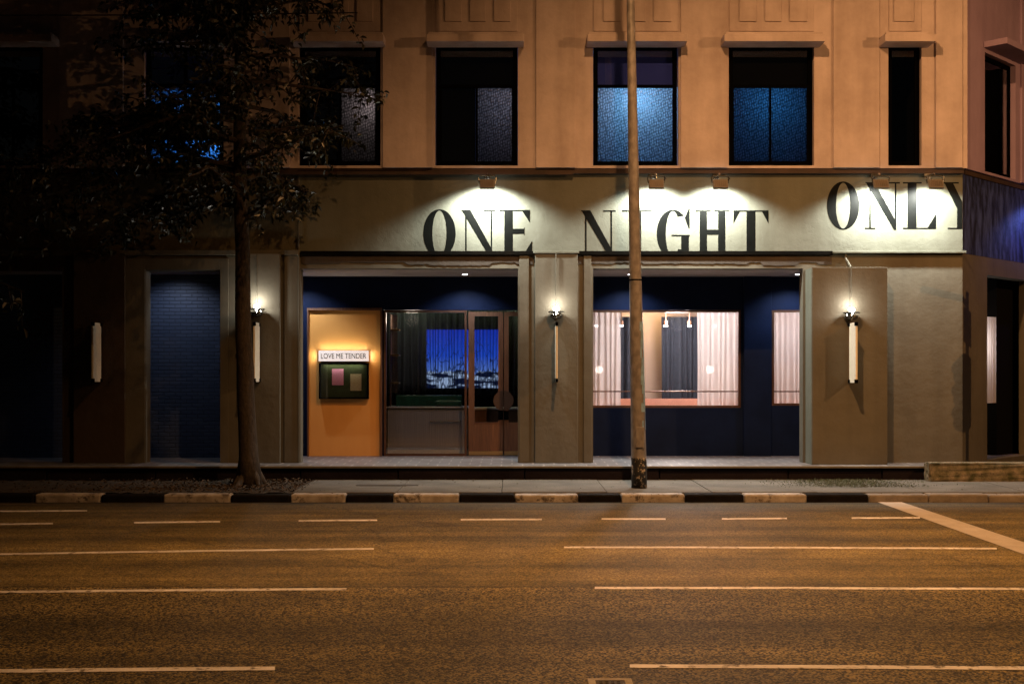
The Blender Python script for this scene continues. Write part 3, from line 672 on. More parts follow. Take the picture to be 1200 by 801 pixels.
# deep slab pier on the right
bbox('slab_pier', M['ground_wall'], W(952, 23.5), W(1040, 23.5), 23.5, FY + .003, SL + .002, Z(313, 23.5), .006)
box_side = bbox('slab_pier', M['fascia'], W(952, 23.5) - .012, W(952, 23.5) - .001, 23.51, FY + .36, SL + .002, Z(313.5, 23.5), .002)
box_side['label'] = 'pale side face of the slab pier'
# conduits
bm = bmesh.new()
add_tube(bm, [(W(350, 23.95), 23.965, SL + .01), (W(350, 23.95), 23.965, zc0)], .013, 6)
bmobj('conduit', bm, M['ground_wall'], bld, NB)
for px, py0, py1, d in ((651.5, 358, 297, 23.87), (997, 358, 314, 23.47), (301, 356, 298, 23.87)):
    bm = bmesh.new(); add_tube(bm, [(W(px, d), d, Z(py0, d)), (W(px, d), d, Z(py1, d))], .012, 6); bmobj('conduit', bm, M['ground_wall'], bld, NB)
bm = bmesh.new(); add_tube(bm, [(W(1000, 23.45), 23.62, Z(313, 23.6)), (W(1000, 23.45) - .01, 23.9, Z(304, 23.9)), (W(992, 23.9), 23.955, Z(302, 23.9)), (W(992, 23.9), 23.955, Z(297.5, 23.9))], .02, 6); bmobj('conduit', bm, M['ground_wall'], bld, NB)
# ---- porch
PX0, PX1 = XL, XC - 1.3
tile = bbox('porch_floor', M['tile'], XL, XC - .05, 23.16, BY, SL - .034, SL)
tile['label'] = 'grey tiled porch floor'
bbox('step_edge', M['edge'], XL, XC - .05, 23.09, 23.158, SL - .034, SL + .004, .006)
bm = bmesh.new(); x = XL
while x < XC - .1:
    w = random.uniform(1.6, 3.2); x1 = min(x + w, XC - .1)
    add_box(bm, x + .01, x1 - .01, 23.16 + random.uniform(-.02, .02), 23.5, PV - .05, SL - .036, .01)
    x = x1
bmobj('plinth', bm, M['plinth'], bld, NB)
bbox('porch_ceiling', M['ceil'], PX0, W(941, FY) + .5, FY + .301, BY + .02, zf0, zf0 + .1)
# back wall with openings at BY
bw = [(W(450, BY), W(640, BY), SL, Z(363, BY)), (W(660, BY), W(868, BY), Z(477.5, BY), Z(363, BY)), (W(904.5, BY), W(965, BY), Z(475, BY), Z(363, BY))]
wall_holes('porch_back_wall', M['navy'], bld, W(335, BY), W(985, BY), SL, zf0, BY + .002, BY + .18, bw, NB)
bbox('shutter_wall', M['rib'], XL, W(335, BY) - .002, BY - .5, BY - .3, SL + .001, zf0)
bbox('porch_side_wall', M['navy'], W(335, BY), W(335, BY) + .12, FY + .301, BY, SL + .001, zf0 - .001)
bbox('porch_side_wall', M['navy'], W(958, BY), W(958, BY) + .12, FY + .362, BY, SL + .001, zf0 - .001)
bbox('wall_column', M['navy'], W(871, BY), W(903, BY), BY - .10, BY + .001, SL + .001, zf0 - .002, .01)
# orange notice panel
zo1, zo0 = Z(361, BY), Z(536, BY - .06)
op = bbox('notice_panel', M['orange'], W(362.5, BY), W(446.5, BY), BY - .06, BY + .001, SL + .002, zo1 - .03)
op['label'] = 'orange wall panel beside the entrance'
bm = bmesh.new(); e0, e1 = W(361, BY), W(448, BY)
add_box(bm, e0, e0 + .028, BY - .13, BY, SL + .002, zo1); add_box(bm, e1 - .028, e1, BY - .13, BY, SL + .002, zo1); add_box(bm, e0 + .028, e1 - .028, BY - .13, BY, zo1 - .05, zo1 - .001)
bmobj('panel_frame', bm, M['oak'], bld, NB)
# entrance: screen window + double door
def frame_rect(bm, x0, x1, z0, z1, t, y0, y1, tb=None):
    tb = tb or t
    add_box(bm, x0, x0 + t, y0, y1, z0, z1); add_box(bm, x1 - t, x1, y0, y1, z0, z1)
    add_box(bm, x0 + t, x1 - t, y0 + .002, y1 - .002, z1 - t, z1 - .001); add_box(bm, x0 + t, x1 - t, y0 + .002, y1 - .002, z0 + .001, z0 + tb)
zt = Z(363.5, BY)
bm = bmesh.new(); frame_rect(bm, W(450, BY), W(547, BY), SL + .003, zt, .045, BY - .02, BY + .08)
sw = bmobj('entrance_window', bm, M['bronze'], bld, NB); sw['label'] = 'tall glazed screen left of the doors'
box('pane', M['glass'], sw, W(450, BY) + .04, W(547, BY) - .04, BY + .03, BY + .038, SL + .05, zt - .04)
for a, b, hp in ((549, 589.5, 0), (590.5, 631, 1)):
    x0, x1 = W(a, BY), W(b, BY)
    zg = Z(494.5, BY)
    d = wall_holes('door', M['oak'], bld, x0, x1, SL + .015, zt - .03, BY - .01, BY + .05, [(x0 + .125, x1 - .10, zg, zt - .12)] if not hp else [(x0 + .10, x1 - .125, zg, zt - .12)], NB)
    d['label'] = 'brown door leaf with tall glass, ' + ('right leaf' if hp else 'left leaf')
    q = (x0 + .12, x1 - .095) if not hp else (x0 + .095, x1 - .12)
    box('pane', M['glass'], d, q[0], q[1], BY + .015, BY + .022, zg - .01, zt - .115)
    box('kick_plate', M['brass'], d, x0 + .01, x1 - .01, BY - .02, BY - .011, SL + .02, SL + .10)
    # half disc pull
    bm = bmesh.new(); cxh = W(590, BY); cz = Z(469, BY); r = .205; sgn = 1 if hp else -1
    arc = [(cxh + sgn * (.006 + r * math.sin(PI * k / 20) * 1.0), cz + r * math.cos(PI * k / 20)) for k in range(21)]
    vv = [bm.verts.new((x, BY - .06, z)) for x, z in arc]; bm.faces.new(vv)
    g = bmesh.ops.extrude_face_region(bm, geom=bm.faces[:]); bmesh.ops.translate(bm, vec=(0, .03, 0), verts=[v for v in g['geom'] if isinstance(v, bmesh.types.BMVert)])
    add_box(bm, cxh + sgn * .03, cxh + sgn * .07, BY - .031, BY - .01, cz - .02, cz + .02)
    bmobj('handle', bm, M['darkoak'], d)
    box('lock', M['black'], d, min(cxh + sgn * .006, cxh + sgn * .11), max(cxh + sgn * .006, cxh + sgn * .11), BY - .04, BY - .011, cz - .40, cz - .215, .008)
    if not hp:
        hb = box('rail_edge', M['bronze'], d, x0 + .125, x1 - .10, BY - .013, BY + .0, zg - .035, zg - .001)
# shop windows
def shopwin(a, b, zb, label):
    x0, x1, z0, z1 = W(a, BY), W(b, BY), zb, Z(363, BY)
    bm = bmesh.new(); frame_rect(bm, x0 + .003, x1 - .003, z0 + .003, z1 - .003, .045, BY - .005, BY + .10)
    w = bmobj('shop_window', bm, M['bronze'], bld, NB); w['label'] = label
    box('pane', M['glass'], w, x0 + .04, x1 - .04, BY + .04, BY + .048, z0 + .04, z1 - .04)
    bm = bmesh.new(); add_tube(bm, [(x0 + .03, BY + .09, Z(458.5, BY)), (x1 - .03, BY + .09, Z(458.5, BY))], .014, 8); bmobj('rail', bm, M['bronze'], w)
shopwin(660, 868, Z(477.5, BY), 'wide shop window with parted white curtains')
shopwin(904.5, 965, Z(475, BY), 'narrow shop window by the slab pier')
# rooms
def room(x0, x1, y0, y1, z0, z1, mat, matb=None):
    bm = bmesh.new(); P = lambda x, y, z: bm.verts.new((x, y, z))
    c = [P(x0, y0, z0), P(x1, y0, z0), P(x1, y1, z0), P(x0, y1, z0), P(x0, y0, z1), P(x1, y0, z1), P(x1, y1, z1), P(x0, y1, z1)]
    for k, f in enumerate(((0, 1, 2, 3), (7, 6, 5, 4), (0, 3, 7, 4), (1, 5, 6, 2), (3, 2, 6, 7))):
        ff = bm.faces.new([c[i] for i in f]); ff.material_index = 1 if k == 4 else 0
    return bmobj('room_lining', bm, [mat, matb or mat], bld, NB)
room(-3.1, 1.0, BY + .182, 29.6, SL - .02, 3.75, M['dark_red'])
room(1.05, 7.2, BY + .182, 30.2, SL - .02, 3.85, M['redroom'], M['beige'])
# ---- shell: roof, rear and side walls
shell = bmesh.new()
def quad(bm, *ps): bm.faces.new([bm.verts.new(p) for p in ps])
cE = CH @ Vector((4.2, .3, 0)); cE2 = (cE.x, cE.y)
for (ax, ay), (bx_, by_) in (((XL, FY + .29), (XL, 36)), ((XL, 36), (cE2[0], 36)), ((cE2[0], 36), cE2)):
    quad(shell, (ax, ay, PV), (bx_, by_, PV), (bx_, by_, ZT), (ax, ay, ZT))
bmobj('rear_wall', shell, M['upper'], bld, NB)
rf = bmesh.new(); rf.faces.new([rf.verts.new(p) for p in ((XL, FY + .2, ZT - .3), (XC + .05, FY + .2, ZT - .3), (cE2[0], cE2[1], ZT - .3), (cE2[0], 36, ZT - .3), (XL, 36, ZT - .3))])
bmobj('roof', rf, M['roof'], bld, NB)
# ---- chamfered corner side
def sx_(px, yloc=0.0):
    k = (px - CX) / F; d = CH @ Vector((0, yloc, 0)); e = CH @ Vector((1, yloc, 0)) - d
    return (k * d.y - d.x) / (e.x - k * e.y)
s0, s1 = sx_(1155, -.1), sx_(1191, -.1)
wall_holes('upper_wall', M['upper_side'], bld, .0, 4.2, zu0, ZT, -.085, .25, [(s0, s1, wz0, wz1)], NB, CH)['label'] = 'upper wall of the cut-off corner, mauve light put in its colour'
bbox('pilaster', M['upper_side'], s1 + .22, s1 + .7, -.13, -.086, zu0 + .01, ZT - .02, .005, mat4=CH)
bbox('window_hood', M['upper_side'], s0 - .06, s1 + .35, -.55, -.086, wz1 + .08, wz1 + .2, .01, mat4=CH)
wall_holes('window', M['black'], bld, s0 + .01, s1 - .01, wz0 + .01, wz1 - .01, .02, .08, [(s0 + .09, s1 - .09, wz0 + .09, wz1 - .09)], NB, CH)['label'] = 'unlit black window on the cut-off corner'
bbox('pane', M['glass'], s0 + .08, s1 - .08, .04, .05, wz0 + .08, wz1 - .08, 0, mat4=CH)
bbox('room_lining', M['blackroom'], s0 - .1, s1 + .1, .26, .3, wz0 - .1, wz1 + .1, 0, mat4=CH)
bbox('cornice', M['cornice'], .04, 4.2, -.03, .06, zc0 + .06, zu0 - .003, 0, mat4=CH)
wall_holes('fascia_wall', M['navy_side'], bld, .002, 4.2, Z(296.5, FY), zc0 + .12, .0, .28, [], NB, CH)['label'] = 'deep blue fascia of the cut-off corner'
g0, g1 = sx_(1157), 3.4
wall_holes('ground_wall', M['ground_wall'], bld, .002, 4.2, PV, Z(296.5, FY) - .002, .004, .28, [(g0, g1, SL, Z(318, FY))], NB, CH)
bbox('porch_back_wall', M['navy'], g0 - .6, g1 + .4, 1.35, 1.45, SL, 4.6, 0, mat4=CH)
bbox('room_lining', M['blackroom'], sx_(1168, .45), g1 + .8, .45, 1.3, SL, 4.6, 0, mat4=CH)
bbox('porch_floor', M['tile'], g0 - .3, g1 + .1, .005, 1.3, SL - .1, SL - .001, 0, mat4=CH)

# ---- lettering
def letters():
    def ring(cx, cy, rx, ry, ix, iy, a0=0, a1=360, n=56, off=0):
        out = []
        for k in range(n):
            a = math.radians(a0 + (a1 - a0) * k / n); b = math.radians(a0 + (a1 - a0) * (k + 1) / n)
            o = lambda t: (cx + rx * math.cos(t), cy - ry * math.sin(t)); i = lambda t: (cx + off + ix * math.cos(t), cy - iy * math.sin(t))
            out.append([o(a), o(b), i(b), i(a)])
        return out
    def R(x0, x1, y0, y1): return [[(x0, y0), (x1, y0), (x1, y1), (x0, y1)]]
    T = 1.6
    D = {}
    D['O'] = ring(19, 27.5, 19, 28.3, 8.3, 26.7)
    D['N'] = R(4.6, 6.4, 3, 55) + R(-.5, 11.5, 55 - T, 55) + [[(.3, 0), (10.8, 0), (36, 46), (36.3, 56), (33.6, 56)]] + R(34.5, 36.3, 0, 50) + R(26, 40.5, 0, T) + R(0, 5, 0, T * .6)
    D['E'] = R(6, 16, 0, 55) + R(0, 36, 0, T) + [[(26.5, .5), (36, .5), (36, 15)]] + R(16, 29, 22, 28) + R(29, 29.6, 20.5, 29.5) + R(0, 38, 55 - T, 55) + [[(38.5, 36), (38.5, 55), (27, 55)]]
    D['I'] = R(0, 35, 0, T) + R(12.5, 22.5, 0, 55) + R(0, 35, 55 - T, 55)
    D['G'] = ring(19, 27.5, 19, 28.3, 8.3, 26.7, 48, 318) + [[(37.6, -2), (38.6, -2), (38.6, 21.5), (37.6, 21.5), (33, 9)]] + R(17.5, 38.8, 28.6, 30.4) + R(28.8, 37.8, 30.4, 55) + R(20, 29, 55 - T, 55)
    D['H'] = R(5, 13.5, 0, 55) + R(26.5, 35, 0, 55) + R(0, 18.5, 0, T) + R(21.5, 40, 0, T) + R(13.5, 26.5, 22.5, 28.5) + R(0, 18.5, 55 - T, 55) + R(21.5, 40, 55 - T, 55)
    D['T'] = R(15.3, 25.7, 0, 55) + R(0, 41, 0, T) + [[(0, .5), (8, .5), (0, 15.5)]] + [[(33, .5), (41, .5), (41, 15.5)]] + R(9, 32, 55 - T, 55)
    D['L'] = R(5.5, 16, 0, 55) + R(0, 22, 0, T) + R(0, 39, 55 - T, 55) + [[(39, 37), (39, 55), (28, 55)]]
    D['Y'] = R(-1, 20, 0, T) + [[(3, .5), (13, .5), (26, 27), (26, 34), (18, 31)]] + R(18, 28, 30, 55) + R(7, 38, 55 - T, 55)
    return D
LD = letters()
def clip(poly, f):
    out = []
    for i, p in enumerate(poly):
        q = poly[(i + 1) % len(poly)]; a, b = f(p), f(q)
        if a >= 0: out.append(p)
        if (a >= 0) != (b >= 0):
            t = a / (a - b); out.append((p[0] + (q[0] - p[0]) * t, p[1] + (q[1] - p[1]) * t))
    return out
def word(text, xs, ytop, label, ycut=None, xcut=None, sc=1.0):
    e = bpy.data.objects.new('painted_word', None); C.objects.link(e); e.parent = bld; e.location = NB; e['label'] = label
    for ch, px in zip(text, xs):
        bm = bmesh.new(); ly = FY - .003
        for qi, q in enumerate(LD[ch]):
            poly = [(px + x * sc, ytop + y * sc) for x, y in q]
            if ycut: poly = clip(poly, lambda p: ycut - p[1])
            if xcut: poly = clip(poly, lambda p: xcut - p[0])
            if len(poly) < 3: continue
            yy = ly - (0 if ch in 'OG' and qi < 56 else .0004 * (qi % 56 + 1))
            vv = [bm.verts.new((W(x, FY), yy, Z(y, FY))) for x, y in poly]
            bm.faces.new(vv)
        bmesh.ops.remove_doubles(bm, verts=bm.verts, dist=.0002)
        me = bpy.data.meshes.new('letter'); bm.to_mesh(me); bm.free(); link('letter', me, M['blacklet'], e)
word('ONE', [496, 540.5, 585], 246, 'black painted word ONE cut off by the ledge', ycut=298)
word('NIGHT', [681, 729, 769.5, 815, 859.5], 246.5, 'black painted word NIGHT partly behind the street lamp pole', ycut=298)
word('ONLY', [969, 1014, 1058, 1103.5], 213.5, 'black painted word ONLY running to the corner', xcut=1127.6)

# ================================================================ FIXTURES
# floodlights on arms
def make_flood(loc, label, col=WHITE, en=60, grp='floodlights over the painted wall lettering', rotz=0):
    t = thing('floodlight', label, 'floodlight', loc, grp, rotz)
    bm = bmesh.new()
    m4 = Matrix.Translation((0, -.02, -.10)) @ Matrix.Rotation(math.radians(-32), 4, 'X')
    add_box(bm, -.14, .14, -.035, .035, -.095, .095, .012, mat4=m4)
    for k in range(7): add_box(bm, -.12 + k * .037, -.108 + k * .037, -.06, -.034, -.07, .07, mat4=m4)
    bmobj('housing', bm, M['lampgrey'], t)
    bm = bmesh.new(); add_box(bm, -.12, .12, .036, .041, -.075, .075, mat4=m4)
    ln = bmobj('lens', bm, emis('flood_lens', col, 14), t)
    bm = bmesh.new()
    add_tube(bm, [(-.15, 0, -.08), (-.165, .0, .03), (-.14, .02, .075), (.14, .02, .075), (.165, 0, .03), (.15, 0, -.08)], .011, 6)
    add_tube(bm, [(0, .02, .075), (0, .1, .12), (0, .43, .13)], .016, 6)
    add_box(bm, -.06, .06, .43, .46, .07, .18, .004)
    bmobj('bracket', bm, M['chrome'], t)
    bm = bmesh.new(); add_tube(bm, [(.08, 0, -.03), (.2, .08, .02), (.13, .2, .09), (.03, .43, .12)], .008, 6); bmobj('cable', bm, M['cable'], t)
    lamp('lamp', 'SPOT', (0, .04, -.16), en * 10.5, col, t, .06, 143, .42, aim=(0, .50, -.86))
    return t
fz = Z(210, 23.45)
fp = [(571, 'floodlight on its own above the word ONE', 62), (769, 'floodlight just right of the street lamp pole', 52), (844, 'floodlight above the H of NIGHT', 52), (1032, 'floodlight above the N of ONLY', 50), (1096, 'floodlight nearest the building corner', 45)]
for px, lb_, en in fp: make_flood((W(px, 23.45), 23.45, fz), lb_, en=en)
cp = CH @ Vector((3.5, -.75, 0))
make_flood((cp.x, cp.y, fz), 'blue floodlight round the corner above the deep blue fascia', (.18, .26, 1.0), 6, grp='floodlights over the painted wall lettering', rotz=math.radians(46))
# wall sconces
def make_sconce(loc, label):
    t = thing('wall_sconce', label, 'wall lamp', loc, 'uplight sconces on the piers')
    bm = bmesh.new(); add_lathe(bm, [(.02, -.13), (.075, -.12), (.115, -.085), (.125, -.05), (.12, -.045)], 0, -.15, 24); bmobj('cup', bm, M['dchrome'], t, smooth=True)
    bm = bmesh.new(); add_lathe(bm, [(.15, .0), (.155, .006), (.155, .018), (.14, .026)], 0, -.15, 32); bmobj('disc', bm, M['dchrome'], t)
    bm = bmesh.new(); add_lathe(bm, [(.035, .027), (.06, .045), (.066, .07), (.05, .10), (.02, .115)], 0, -.15, 16); bmobj('bulb', bm, emis('sconce_bulb', (1, .93, .78), 7), t, smooth=True)
    bm = bmesh.new(); add_lathe(bm, [(.02, -.044), (.02, .0)], 0, -.15, 10); add_lathe(bm, [(.07, -.02), (.07, 0)], 0, -.05, 20, 'Y'); add_box(bm, -.012, .012, -.15, -.01, -.06, -.04); bmobj('mount', bm, M['chrome'], t)
    lamp('lamp', 'POINT', (0, -.19, .16), 20, (1, .93, .80), t, .04)
    lamp('lamp', 'POINT', (0, -.22, -.022), 4, (1, .93, .80), t, .015)
    return t
for px, py, d, lb_ in ((652, 366, 23.9, 'wall sconce on the middle pier between the two bays'), (998, 367, 23.5, 'wall sconce on the wide slab pier at right'), (301, 363, 23.9, 'wall sconce half hidden by the tree trunk')):
    make_sconce((W(px, d - .15), d, Z(py, d - .15)), lb_)
# blade signs
def make_blade(loc, label):
    t = thing('blade_sign', label, 'sign', loc, 'upright blade signs on the piers')
    z1, z0 = 0, -1.12
    box('sign_panel', M['white_panel'], t, -.018, .018, -.50, -.06, z0, z1, .004)
    for zz in (z1 - .03, z0 + .03):
        box('clip', M['black'], t, -.026, .026, -.52, -.44, zz - .035, zz + .035, .006); box('bracket', M['black'], t, -.026, .026, -.12, -.0, zz - .03, zz + .03, .006)
    return t
for px, d, lb_ in ((652, 23.9, 'thin blade sign seen edge on under the middle sconce'), (1000, 23.5, 'cream blade sign under the sconce on the slab pier'), (300.5, 23.9, 'blade sign beside the tree trunk'), (113, 23.9, 'blade sign on the dark pier left of the shutter bay, no lamp above')):
    make_blade((W(px, d - .28), d, Z(378, d - .28)), lb_)
# porch downlights
bm0 = None
for px, lb_ in ((346, 'porch downlight over the orange panel'), (545, 'porch downlight above the entrance screen'), (739, 'porch downlight beside the street lamp pole'), (935, 'porch downlight next to the slab pier'), (205, 'downlight in the shutter bay')):
    d = 25.3; x = W(px, d); yy = d if px != 205 else 24.55
    t = thing('downlight', lb_, 'ceiling lamp', (x, yy, zf0), 'recessed porch downlights')
    bm = bmesh.new(); add_lathe(bm, [(.075, -.012), (.08, -.006), (.08, -.001)], 0, 0, 20); bmobj('trim_ring', bm, M['ceil'], t)
    bm = bmesh.new(); add_lathe(bm, [(.055, -.016), (.055, -.0125)], 0, 0, 16); bmobj('lens', bm, emis('downlight_lens', (.95, .95, 1), 12), t)
    lamp('lamp', 'SPOT', (0, 0, -.03), 150 if px != 205 else 45, COOL, t, .05, 125, .7, aim=(0, .18 if px != 205 else .45, -1))

# name light box + menu case
ny = BY - .06
t = thing('light_box_sign', 'white glowing light box reading LOVE ME TENDER on the orange panel', 'sign', (W(402.5, ny), ny, Z(417, ny)))
x0, x1 = W(373, ny - .16) - W(402.5, ny), W(432, ny - .16) - W(402.5, ny)
hz2 = .112
box('housing', M['white_panel'], t, x0, x1, -.13, -.03, -hz2, hz2, .006)
box('face', emis('light_box_face', (.95, .93, .92), .5), t, x0 + .004, x1 - .004, -.138, -.1301, -hz2 + .004, hz2 - .004)
def text_mesh(s, size, mat, name):
    cu = bpy.data.curves.new('t', 'FONT'); cu.body = s; cu.size = size; cu.align_x = 'CENTER'; cu.align_y = 'CENTER'; cu.extrude = .002;  cu.space_character = 1.0
    ob = bpy.data.objects.new('t', cu); C.objects.link(ob); bpy.context.view_layer.update()
    me = bpy.data.meshes.new_from_object(ob.evaluated_get(bpy.context.evaluated_depsgraph_get()))
    bpy.data.objects.remove(ob); return me
me = text_mesh('LOVE ME TENDER', .152, None, 'x'); lt = link('lettering', me, pbr('grey_letters', (.02, .02, .02), .8, spec=.1), t, (0, -.1405, -.004)); lt.rotation_euler = (PI / 2, 0, 0)
xs_ = [v.co.x for v in me.vertices]; k_ = .90 * (x1 - x0) / (max(xs_) - min(xs_)); lt.scale = (k_, 1.05, 1); lt.location.x = (x0 + x1) / 2 - k_ * (max(xs_) + min(xs_)) / 2
lamp('lamp', 'AREA', (0, -.10, hz2 + .02), 3.2, (1, .90, .74), t, ((x1 - x0) * .95, .07), aim=(0, .25, 1))
for s in (-1, 1): lamp('lamp', 'AREA', (s * (x1 + .02), -.09, -.0), .8, (1, .90, .74), t, (.05, .2), aim=(s, .2, 0))
mc = thing('menu_case', 'shallow black menu case lined olive under the light box', 'notice case', (W(402.5, ny), ny, Z(467, ny)))
mh = Z(425, ny) - Z(467, ny)
bm = bmesh.new(); add_box(bm, x0 + .01, x1 - .01, -.02, -.001, 0, mh); add_box(bm, x0 + .01, x0 + .035, -.15, -.021, 0, mh); add_box(bm, x1 - .035, x1 - .01, -.15, -.021, 0, mh); add_box(bm, x0 + .036, x1 - .036, -.15, -.021, 0, .03); add_box(bm, x0 + .036, x1 - .036, -.15, -.021, mh - .03, mh)
bmobj('case', bm, M['black'], mc)
box('backing', M['olive'], mc, x0 + .036, x1 - .036, -.03, -.021, .031, mh - .031)
box('cover', M['glass'], mc, x0 + .03, x1 - .03, -.156, -.151, .01, mh - .01)
lamp('lamp', 'AREA', (0, -.08, mh - .035), 2.0, (1, .95, .8), mc, (.8, .05), aim=(0, .3, -1))
for (a, b, c_, d_), m_, lb_ in (((389, 402.5, 432, 451), 'pink', 'pink paper notice pinned in the menu case'), ((410.5, 423.5, 438, 457.5), 'cream', 'cream paper notice pinned in the menu case')):
    o = box('notice_sheet', M[m_], None, 0, W(b, ny - .04) - W(a, ny - .04), -.002, 0, 0, Z(c_, ny) - Z(d_, ny), loc=(W(a, ny - .04), ny - .032, Z(d_, ny - .04)))
    tag(o, lb_, 'notice')

# curtains
def curtain(name, mat, x0, x1, y, z0, z1, amp, pitch, label, group=None, kink=.3):
    bm = bmesh.new(); n = int((x1 - x0) / pitch * 10); cols = []
    rows = 8; ph = [random.uniform(-kink, kink) for _ in range(200)]
    for i in range(n + 1):
        xx = x0 + (x1 - x0) * i / n; u = (xx - x0) / pitch; k = int(u)
        w = ph[k] * (1 - (u - k)) + ph[k + 1] * (u - k)
        col = []
        for r in range(rows + 1):
            t_ = r / rows; a = amp * (1 + .5 * w) * (.75 + .35 * (1 - t_))
            col.append(bm.verts.new((xx - (x0 + x1) / 2 + .02 * math.sin(u * 2.1 + t_ * 2) * (1 - t_), a * math.sin(2 * PI * (u + w)), z0 + (z1 - z0) * t_ - z0)))
        cols.append(col)
    for a, b in zip(cols, cols[1:]):
        for r in range(rows): bm.faces.new((a[r], b[r], b[r + 1], a[r + 1]))
    g = bmobj(name, bm, mat, None, ((x0 + x1) / 2, y, z0), smooth=True)
    sol = g.modifiers.new('thickness', 'SOLIDIFY'); sol.thickness = .004 if mat is not M['sheer'] else 0
    if mat is M['sheer']: g.modifiers.remove(sol)
    return tag(g, label, 'curtain', group)
cz1 = Z(366, BY + .2)
grp = 'white sheer curtains in the shop windows'
curtain('sheer_curtain', M['sheer'], W(672, 26.25), W(727, 26.25), 26.26, Z(476, 26.2), cz1, .024, .11, 'white sheer curtain on the left of the wide shop window', grp)
curtain('sheer_curtain', M['sheer'], W(817, 26.25), W(867, 26.25), 26.26, Z(476, 26.2), cz1, .024, .11, 'white sheer curtain on the right of the wide shop window', grp)
curtain('sheer_curtain', M['sheer'], W(906, 26.25), W(960, 26.25), 26.26, Z(474, 26.2), cz1, .024, .11, 'white sheer curtain filling the narrow window by the slab pier', grp)
ca, cb_ = sx_(1156, .34), sx_(1167, .34); c2 = CH @ Vector(((ca + cb_) / 2, .34, 0))
o = curtain('sheer_curtain', M['sheer'], -(cb_ - ca) / 2, (cb_ - ca) / 2, 0, 1.50, 3.28, .02, .09, 'white sheer curtain round the corner at the far right', grp); o.location = (c2.x, c2.y, 1.50); o.rotation_euler = (0, 0, math.radians(46))
c3 = CH @ Vector((ca, .8, 0)); lamp('room_light', 'POINT', (c3.x + NB[0], c3.y + NB[1], 2.7 + NB[2]), 22, (1, .9, .86), bld, .1)
grp = 'dark pleated curtains inside the rooms'
curtain('dark_curtain', M['charcoal'], W(724, 29.4), W(742, 29.4), 29.4, .5, Z(371, 29.4), .05, .14, 'narrow dark curtain beside the left sheer curtain', grp)
curtain('dark_curtain', M['charcoal'], W(775, 29.4), W(822, 29.4), 29.4, .5, Z(371, 29.4), .05, .15, 'dark curtain on the back wall left of the right sheer curtain', grp)
curtain('dark_curtain', M['charcoal'], -2.95, .95, 28.6, Z(463, 28.6), 3.72, .055, .17, 'long charcoal pleated curtain behind the entrance glass', grp, .1)
# projected picture on the long curtain
pxa, pxb = W(500, 28.5), W(586, 28.5); pz0, pz1 = Z(454.5, 28.5), Z(386, 28.5)
bm = bmesh.new(); n = 160; prev = None
for i in range(n + 1):
    xx = pxa + (pxb - pxa) * i / n; yy = 28.515 + .02 * math.sin(2 * PI * (xx + 2.95) / .115)
    cur = [bm.verts.new((xx, yy, pz0)), bm.verts.new((xx, yy, pz1)), bm.verts.new((xx, yy + .01, pz1)), bm.verts.new((xx, yy + .01, pz0))]
    if prev:
        for k in range(4): bm.faces.new((prev[k], cur[k], cur[(k + 1) % 4], prev[(k + 1) % 4]))
    else: bm.faces.new(cur)
    prev = cur
bm.faces.new(prev[::-1])
tag(bmobj('landscape_picture', bm, mk_picture(pxa, pxb, pz0, pz1), smooth=False), 'glowing blue winter landscape picture on the curtain behind the entrance glass', 'picture')
m = bpy.data.materials.new('pleat_shade'); m.use_nodes = True; nt = m.node_tree; N = nt.nodes; L = nt.links; N.remove(N['Principled BSDF'])  # see-through dark folds, added to shade pleats into the picture
a_ = N.new('ShaderNodeBsdfTransparent'); d_ = N.new('ShaderNodeBsdfDiffuse'); d_.inputs[0].default_value = (.02, .025, .035, 1)
lw = N.new('ShaderNodeLayerWeight'); lw.inputs[0].default_value = .5; mr = N.new('ShaderNodeMapRange'); mr.inputs['To Min'].default_value = .08; mr.inputs['To Max'].default_value = 1.0; mr.inputs['From Max'].default_value = .7
L.new(lw.outputs['Facing'], mr.inputs['Value']); mx = N.new('ShaderNodeMixShader'); L.new(mr.outputs[0], mx.inputs[0]); L.new(a_.outputs[0], mx.inputs[1]); L.new(d_.outputs[0], mx.inputs[2]); L.new(mx.outputs[0], N['Material Output'].inputs[0])
M['net'] = m
o = curtain('pleat_shade_net', M['net'], -1.95, .0, 28.38, Z(458, 28.4), 3.70, .03, .145, 'dark net added to shade pleats into the blue picture', None, .15); o.modifiers.clear()
# counter
ct = thing('bar_counter', 'steel fronted bar counter with dark green top behind the entrance screen', 'counter', (-1.7, 26.5, SL))
zc = Z(478, 26.5) - SL
bm = bmesh.new(); add_box(bm, -.95, .75, .012, .04, .101, zc)
for k in range(42): add_box(bm, -.94 + k * .04, -.912 + k * .04, 0, .0118, .12, zc - .03, .004)
bmobj('front_panel', bm, M['steel'], ct)
box('streak_bar', M['chrome'], ct, -.05, .62, -.045, -.02, zc - .30, zc - .27, .006); box('trim_strip', M['chrome'], ct, -.95, .75, -.012, -.002, zc - .028, zc - .002)  # chrome bar added where a bright reflection streaks the steel front
box('kick_panel', M['white_panel'], ct, -.95, .75, -.02, -.001, .0, .10)
box('worktop', M['steel'], ct, -.97, .77, -.03, .8, zc + .001, zc + .03, .005)
box('green_block', M['green'], ct, -.8, .62, .3, .62, zc + .031, Z(463, 26.9) - SL, .008)
box('green_block', M['green'], ct, .05, .62, .15, .295, zc + .031, Z(469, 26.7) - SL, .03)
rail = thing('shelf_unit', 'narrow mirrored shelf unit at the left edge of the entrance screen', 'shelf', (-2.62, 26.9, SL))
box('side_panel', M['bronze'], rail, -.02, .0, 0, .3, 0, 3.0)
for k, zz in enumerate((1.5, 2.1, 2.65)): box('shelf', M['brass'], rail, .001, .18, 0, .3, zz, zz + .03)
box('mirror_panel', M['chrome'], rail, .001, .12, .301, .32, 1.3, 3.0)
